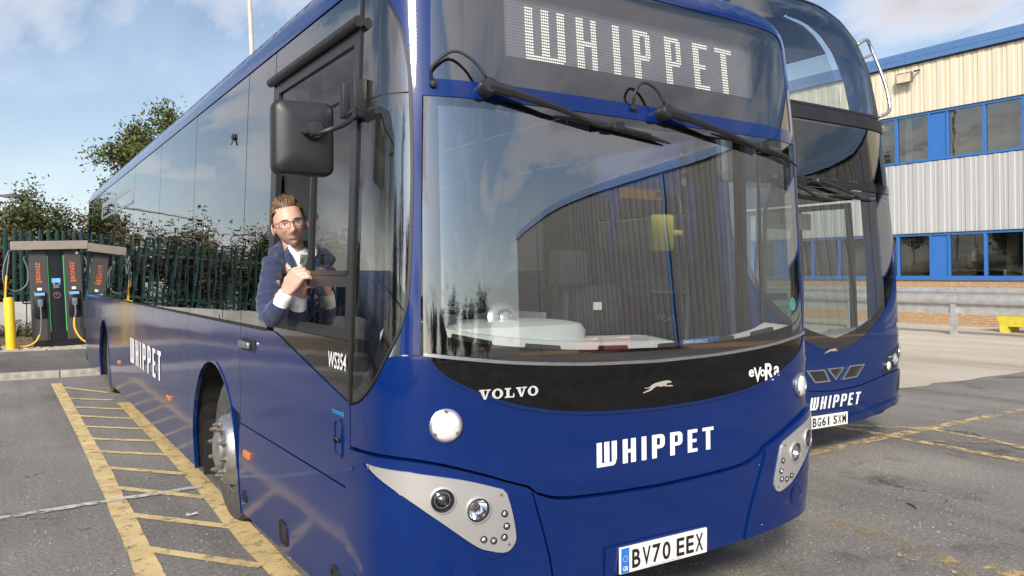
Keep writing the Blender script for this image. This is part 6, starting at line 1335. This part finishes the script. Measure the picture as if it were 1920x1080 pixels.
PO = np.array([1.50, 4.10, .40])
man = thing('person', tuple(PO), 'man in navy checked jacket, glasses and green tie leaning on the cab window', 'person')
def remesh(V_F, voxel, smooth_it=4):
    me = bpy.data.meshes.new('tmp'); me.from_pydata([tuple(map(float, v)) for v in V_F[0]], [], V_F[1]); bm = bmesh.new(); bm.from_mesh(me); bmesh.ops.recalc_face_normals(bm, faces=bm.faces[:]); bm.to_mesh(me); bm.free()
    ob = bpy.data.objects.new('tmp', me); COL.objects.link(ob); r = ob.modifiers.new('r', 'REMESH'); r.mode = 'VOXEL'; r.voxel_size = voxel
    s = ob.modifiers.new('s', 'SMOOTH'); s.iterations = smooth_it; s.factor = .5
    dg = bpy.context.evaluated_depsgraph_get(); dg.update(); out_ = bpy.data.meshes.new_from_object(ob.evaluated_get(dg)); bpy.data.objects.remove(ob); bpy.data.meshes.remove(me); return out_
# head frame
fdir = np.array([0, 0, EYE])-Q(546, 420, 3.9); fdir[2] *= .3; fdir /= np.linalg.norm(fdir)
rt = np.cross(fdir, [0, 0, 1.]); rt /= np.linalg.norm(rt); rt = rt if rt@cR > 0 else -rt; up_ = np.cross(rt, -fdir); up_ = up_ if up_[2] > 0 else -up_
ti = math.radians(13); rt2 = rt*math.cos(ti)+up_*math.sin(ti); up2 = -rt*math.sin(ti)+up_*math.cos(ti)
turn = math.radians(6); fd2 = fdir*math.cos(turn)+rt2*math.sin(turn); rt3 = rt2*math.cos(turn)-fdir*math.sin(turn)
HC = Q(546, 419, 3.95)-fd2*.088; KS = 1.05
def hw(p): return HC+KS*(rt3*p[0]+fd2*p[1]+up2*p[2])
def gs2(x, z, cx, cz, sx, sz): return math.exp(-((x-cx)/sx)**2/2-((z-cz)/sz)**2/2)
def headpt(d, grow=0.0):
    dx, dy, dz = d; x = .0735*math.copysign(abs(dx)**.93, dx); y = .097*dy; z = .118*dz+.008
    if z < 0:
        t = min(1, -z/.112); x *= 1-.44*t**1.9; y *= (1-.40*t if dy < 0 else 1-.10*t**2)
    if dy > 0 and z < .085:
        f = min(1, dy*1.6)
        y += f*(.024*gs2(x, z, 0, -.036, .0095, .011)+.014*gs2(x, z, 0, -.018, .0075, .018)+.005*gs2(abs(x), z, .030, .019, .018, .007)-.0095*gs2(abs(x), z, .031, .001, .013, .0095)
              + .005*gs2(abs(x), z, .038, -.032, .016, .016)+.006*gs2(x, z, 0, -.068, .021, .006)-.003*gs2(x, z, 0, -.0795, .02, .005)+.016*gs2(x, z, 0, -.100, .020, .013)+.006*gs2(abs(x), z, .010, -.041, .006, .006))
    n = np.array([dx, dy, dz]); return np.array([x, y, z])+n*grow
def sphere(nu, nv):
    D_ = [(math.sin(math.pi*j/nv)*math.cos(2*math.pi*i/nu), math.sin(math.pi*j/nv)*math.sin(2*math.pi*i/nu), math.cos(math.pi*j/nv)) for j in range(nv+1) for i in range(nu)]
    F_ = [(j*nu+i, j*nu+(i+1) % nu, (j+1)*nu+(i+1) % nu, (j+1)*nu+i) for j in range(nv) for i in range(nu)]; return D_, F_
D_, F_ = sphere(72, 60)
bd = MB(); bd.add([hw(headpt(d)) for d in D_], F_)
def ell(c, ax, r, mbx, nu=16, nv=10):
    d_, f_ = sphere(nu, nv); mbx.add([c+sum(ax[k]*d[k]*r[k] for k in range(3)) for d in d_], f_)
for s_ in (-1, 1): ell(hw((s_*.079, -.004, -.012)), (rt3, fd2*.9+rt3*s_*.4, up2), (.008, .018, .031), bd)
nk0 = hw((0, -.035, -.06)); chest = Q(566, 530, 4.14); neckb = Q(563, 492, 4.11)
bd.tube([nk0, hw((0, -.036, -.11)), neckb, neckb*.5+chest*.5+cF*.04], [.052, .051, .054, .055], 20)
# arms: shoulder, elbow, wrist
shR = Q(520, 492, 4.07); elR = Q(505, 588, 3.91); wrR = Q(538, 545, 3.80); knR = Q(559, 513, 3.775)
shL = Q(606, 500, 4.12); elL = Q(556, 598, 4.02); wrL = Q(560, 556, 3.90); knL = Q(563, 532, 3.84)
bd.tube([Q(518, 500, 4.07), elR], [.036, .036], 14); bd.tube([elR, wrR*.5+elR*.5+np.array([0, 0, -.004]), wrR], [.03, .031, .027], 14)
bd.tube([shL, elL], [.045, .04], 14); bd.tube([elL, wrL], [.03, .027], 14); bd.tube([chest+cF*.05, (1.42, 4.2, 1.3), (1.50, 4.2, 1.0)], [.09, .10, .11], 16)
bd.tube([Q(530, 500, 4.11), Q(563, 506, 4.14), shL], [.035, .055, .04], 14)
def hand(wr, kn, side, toward, down, bdm):
    """palm plus four bent fingers and a thumb; fingers run 'toward' and close round the window stile"""
    ax = kn-wr; L_ = np.linalg.norm(ax); ax /= L_; sp = down-ax*(down@ax); sp /= np.linalg.norm(sp); nrm = np.cross(ax, sp)
    for k in range(5):
        o_ = (k-2)*.0155; bdm.tube([wr+sp*o_*.55, wr+ax*L_*.5+sp*o_*.9, kn+sp*o_], [.017, .0165, .0125], 10)
    for k, ln in enumerate((.92, 1.0, .95, .76)):
        r0 = kn+sp*((k-1.5)*.0205); d1 = toward*.8+ax*.35+sp*(k-1.5)*.10; d1 /= np.linalg.norm(d1); d2 = toward*.75-ax*.25+cF*.5; d2 /= np.linalg.norm(d2); d3 = cF*.9-ax*.4; d3 /= np.linalg.norm(d3)
        a = r0+d1*.040*ln; b_ = a+d2*.026*ln; c_ = b_+d3*.020*ln; bdm.tube([r0-ax*.012, r0, a, b_, c_], [.0105, .0105, .0095, .0088, .0075], 10); ell(c_, (ax, sp, nrm), (.0075,)*3, bdm, 8, 6)
    t0 = wr+ax*L_*.45-sp*.034; t1 = t0+ax*.026+toward*.020-sp*.006; t2 = t1+toward*.028+ax*.004; bdm.tube([wr+ax*L_*.2-sp*.02, t0, t1, t2], [.015, .0135, .011, .009], 10); ell(t2, (ax, sp, nrm), (.009,)*3, bdm, 8, 6)
hand(wrR, knR, 1, cR*.95+np.array([0, 0, -.15]), np.array([0, 0, -1.0])+cR*.35, bd)
hand(wrL, knL, 1, cR*.8+cF*.4, np.array([0, 0, -1.0])+cR*.9, bd)
me = remesh((bd.V, bd.F), .0032, 3); me.transform(Matrix.Translation(-Vector(PO))); me.name = 'body'; me.materials.clear(); me.materials.append(M['skin']); me.polygons.foreach_set('use_smooth', [True]*len(me.polygons)); body = link('body', me, man)
# jacket
jk = MB()
jk.tube([Q(564, 494, 4.18), Q(564, 520, 4.20), (1.40, 4.17, 1.48), (1.46, 4.18, 1.28), (1.50, 4.18, 1.0)], [.085, .15, .145, .15, .155], 22)
jk.tube([Q(512, 481, 4.08), Q(537, 474, 4.13), Q(572, 480, 4.18), Q(604, 490, 4.14), Q(620, 500, 4.14)], [.050, .075, .08, .075, .05], 18)
jk.tube([Q(514, 489, 4.08), Q(507, 530, 4.02), Q(501, 570, 3.95), Q(504, 593, 3.91)], [.058, .056, .054, .052], 18)
jk.tube([Q(502, 590, 3.92), Q(512, 592, 3.88), Q(522, 578, 3.84), Q(530, 566, 3.815)], [.056, .058, .050, .042], 18)
jk.tube([Q(612, 500, 4.14), Q(590, 560, 4.08), Q(558, 597, 4.01)], [.06, .058, .052], 16)
jk.tube([Q(556, 598, 4.02), Q(557, 588, 3.97), Q(559, 572, 3.93)], [.056, .052, .044], 16)
me = remesh((jk.V, jk.F), .006, 8); me.transform(Matrix.Translation(-Vector(PO)))
rngj = np.random.default_rng(4)
co = np.empty(len(me.vertices)*3); me.vertices.foreach_get('co', co); co = co.reshape(-1, 3); nr = np.array([v.normal[:] for v in me.vertices])
wob = np.sin(co[:, 2]*55+co[:, 0]*40)*np.sin(co[:, 1]*38+co[:, 2]*21)*.0035+np.sin(co[:, 2]*120+co[:, 1]*90)*.0014
me.vertices.foreach_set('co', (co+nr*wob[:, None]).reshape(-1)); me.update(); me.name = 'jacket'; me.materials.clear(); me.materials.append(M['jacket']); me.polygons.foreach_set('use_smooth', [True]*len(me.polygons)); jacket = link('jacket', me, man)
# cuffs, shirt front, collar, lapels, tie
def cone(p0, p1, r0, r1, name, mt): 
    return MB(PO).tube([p0, p0+(p1-p0)*.5, p1, p1-(p1-p0)*.12], [r0, (r0+r1)/2+.001, r1, r1*.88], 20, False).build(name, mt, man, True, fix=True)
cone(Q(526, 571, 3.82), Q(537, 548, 3.803), .0405, .0345, 'shirt_cuff', 'shirt'); cone(Q(559, 576, 3.935), Q(561, 553, 3.895), .043, .036, 'shirt_cuff', 'shirt')
def slabpoly(name, pts, mt, th=.006, dep_step=None):
    V = [Q(p[0], p[1], p[2]+.055) for p in pts]; n = len(V); B = [v+cF*th for v in V]; return MB(PO).add(V+B, [tuple(range(n)), tuple(range(2*n-1, n-1, -1))]+[(i, n+i, n+(i+1) % n, (i+1) % n) for i in range(n)]).build(name, mt, man)
nb_a = hw((0, -.034, -.112)); nb_b = neckb+np.array([0, 0, -.004])
MB(PO).tube([nb_a+(nb_b-nb_a)*.15, nb_a+(nb_b-nb_a)*.55, nb_b], [.0575, .062, .072], 24, False).build('collar_band', 'shirt', man, True)
slabpoly('shirt_front', [(541, 466, 3.985), (552, 474, 3.955), (566, 480, 3.945), (590, 470, 3.97), (596, 500, 3.975), (582, 560, 3.985), (566, 522, 3.965), (550, 486, 3.965)], 'shirt')
slabpoly('collar', [(541, 456, 3.975), (547, 464, 3.955), (556, 473, 3.940), (566, 481, 3.932), (561, 494, 3.930), (548, 478, 3.945), (540, 466, 3.965)], 'shirt', .008); slabpoly('collar', [(592, 460, 3.97), (582, 472, 3.945), (572, 481, 3.932), (578, 494, 3.930), (594, 478, 3.955)], 'shirt', .008)
slabpoly('tie', [(563, 477, 3.928), (576, 477, 3.928), (577, 488, 3.920), (573, 497, 3.925), (582, 560, 3.965), (574, 574, 3.965), (565, 560, 3.965), (567, 497, 3.925), (562, 487, 3.920)], 'tie', .014)
slabpoly('lapel', [(536, 455, 3.995), (542, 466, 3.962), (551, 486, 3.945), (563, 512, 3.945), (571, 545, 3.965), (556, 525, 3.955), (543, 509, 3.955), (546, 499, 3.952), (534, 490, 3.966)], 'jacket', .012)
slabpoly('lapel', [(598, 458, 3.99), (594, 474, 3.965), (588, 500, 3.955), (580, 545, 3.965), (592, 525, 3.96), (602, 505, 3.965)], 'jacket', .012)
# hair: cap over the crown, swept up at the front
hv = MB(PO); D2, F2 = sphere(200, 150); rngh = np.random.default_rng(2)
def hairy(d):
    x, y, z = headpt(d)
    return (z > .079+.003*math.sin(x*500) and y > .02) or (y <= .055 and z > .030+max(0, y)*.6 and abs(x) > .05) or (y <= .02 and z > -.005+.4*max(0, y)) or (y < -.035 and z > -.075) or (z > .094)
ok = [hairy(d) for d in D2]; ph = rngh.uniform(0, 6, 4); Vh = []
for d in D2:
    p = headpt(d); a = math.atan2(d[1], d[0]); g_ = .006+.0025*math.sin(a*31+ph[0]+d[2]*14)+.002*math.sin(a*67+ph[1]+d[2]*20)+rngh.normal(0, .0013)
    if p[1] > .0 and p[2] > .05: e_ = max(0, min(1, (p[2]-.079)/.022)) if abs(p[0]) < .05 else .6; g_ = .0015+(g_-.0015)*e_+.013*e_*(.75+.2*math.sin(p[0]*190+1)+.12*math.sin(p[0]*410))
    Vh.append(hw(headpt(d, g_)))
hv.add(Vh, [f for f in F2 if all(ok[i] for i in f)]); hair = hv.build('hair', 'hair', man, True, fix=True)
# facial features lie on the head
def facepatch(name, pts, mt, grow=.0012):
    V = []
    for x, z in pts:
        y = 0; best = None
        for k in range(200):
            el_ = 0
            dyy = 1-k/200*.9; pass
        dx = x/.0735; dz = (z-.008)/.118
        if z < 0:
            t = min(1, -z/.112); dx = dx/(1-.44*t**1.9)
        dx = math.copysign(abs(dx)**(1/.93), dx); dy = math.sqrt(max(.02, 1-dx*dx-dz*dz)); V.append(hw(headpt((dx, dy, dz), 0)+np.array([0, grow, 0])))
    n = len(V)//2; return MB(PO).add(V, [(i, i+1, n+i+1, n+i) for i in range(n-1)]).build(name, mt, man, True)
def strip(cx, cz, w, h0, h1, bow, slope=0, n=10):
    t = np.linspace(-1, 1, n); a = [(cx+w*k, cz+slope*k+bow*(1-k*k)+(h1*(1-abs(k)**2.5))) for k in t]; b_ = [(cx+w*k, cz+slope*k+bow*(1-k*k)-(h0*(1-abs(k)**2.5))) for k in t]; return a+b_
for s_ in (-1, 1):
    facepatch('eyebrow', strip(s_*.031, .0175, .019, .0022, .0026, .003, -s_*.001), 'hair', .0022)
    facepatch('eye', strip(s_*.031, -.0005, .0130, .0032, .0032, 0), 'eyew', .0042); facepatch('iris', strip(s_*.031+.001, -.0002, .0048, .0036, .0032, 0), 'iris', .0050); facepatch('eyelid', strip(s_*.031, .0036, .0145, .0012, .0016, .0015), 'lip', .0052)
facepatch('lips', strip(.001, -.0660, .028, .0050, .0040, -.0065), 'lip', .0018); facepatch('teeth', strip(.001, -.0655, .021, .0022, .0020, -.0055), 'eyew', .0030)
# glasses: thin metal frame
fr_m = mat('spectacle_frame', (.02, .018, .02), .35, metal=.3)
def lens(cx):
    pts = [hw((cx+x, .106-.16*abs(cx+x)+.0, z-.001)) for x, z in rrect(-.0255, .0255, -.0175, .0165, .009, 4)]; return pts+[pts[0]]
gl_o = MB(PO).tube(lens(-.032), .0014, 6, False).build('glasses', fr_m, man, True); MB(PO).tube(lens(.032), .0014, 6, False).build('glasses_rim', fr_m, gl_o, True)
MB(PO).tube([hw((-.008, .1055, .006)), hw((0, .108, .009)), hw((.008, .1055, .006))], .0014, 6).build('bridge', fr_m, gl_o, True)
for s_ in (-1, 1): MB(PO).tube([hw((s_*.0575, .097, .010)), hw((s_*.072, .085, .010)), hw((s_*.081, .0, .006))], .0014, 6).build('temple', fr_m, gl_o, True)
# trousers and shoes inside the cab
tr = MB(PO)
for s_, x in ((0, 1.42), (1, 1.58)): tr.tube([np.array([1.48+.04*s_, 4.17, 1.02]), (x, 4.12, .85), (x, 4.10, .48)], [.13, .085, .065], 14)
tr.build('trousers', 'trous', man, 'auto')
for x in (1.42, 1.58): MB(PO).bbox(x-.05, x+.05, 3.90, 4.18, .40, .50, .03).build('shoe', 'dashblk', man, 'auto')
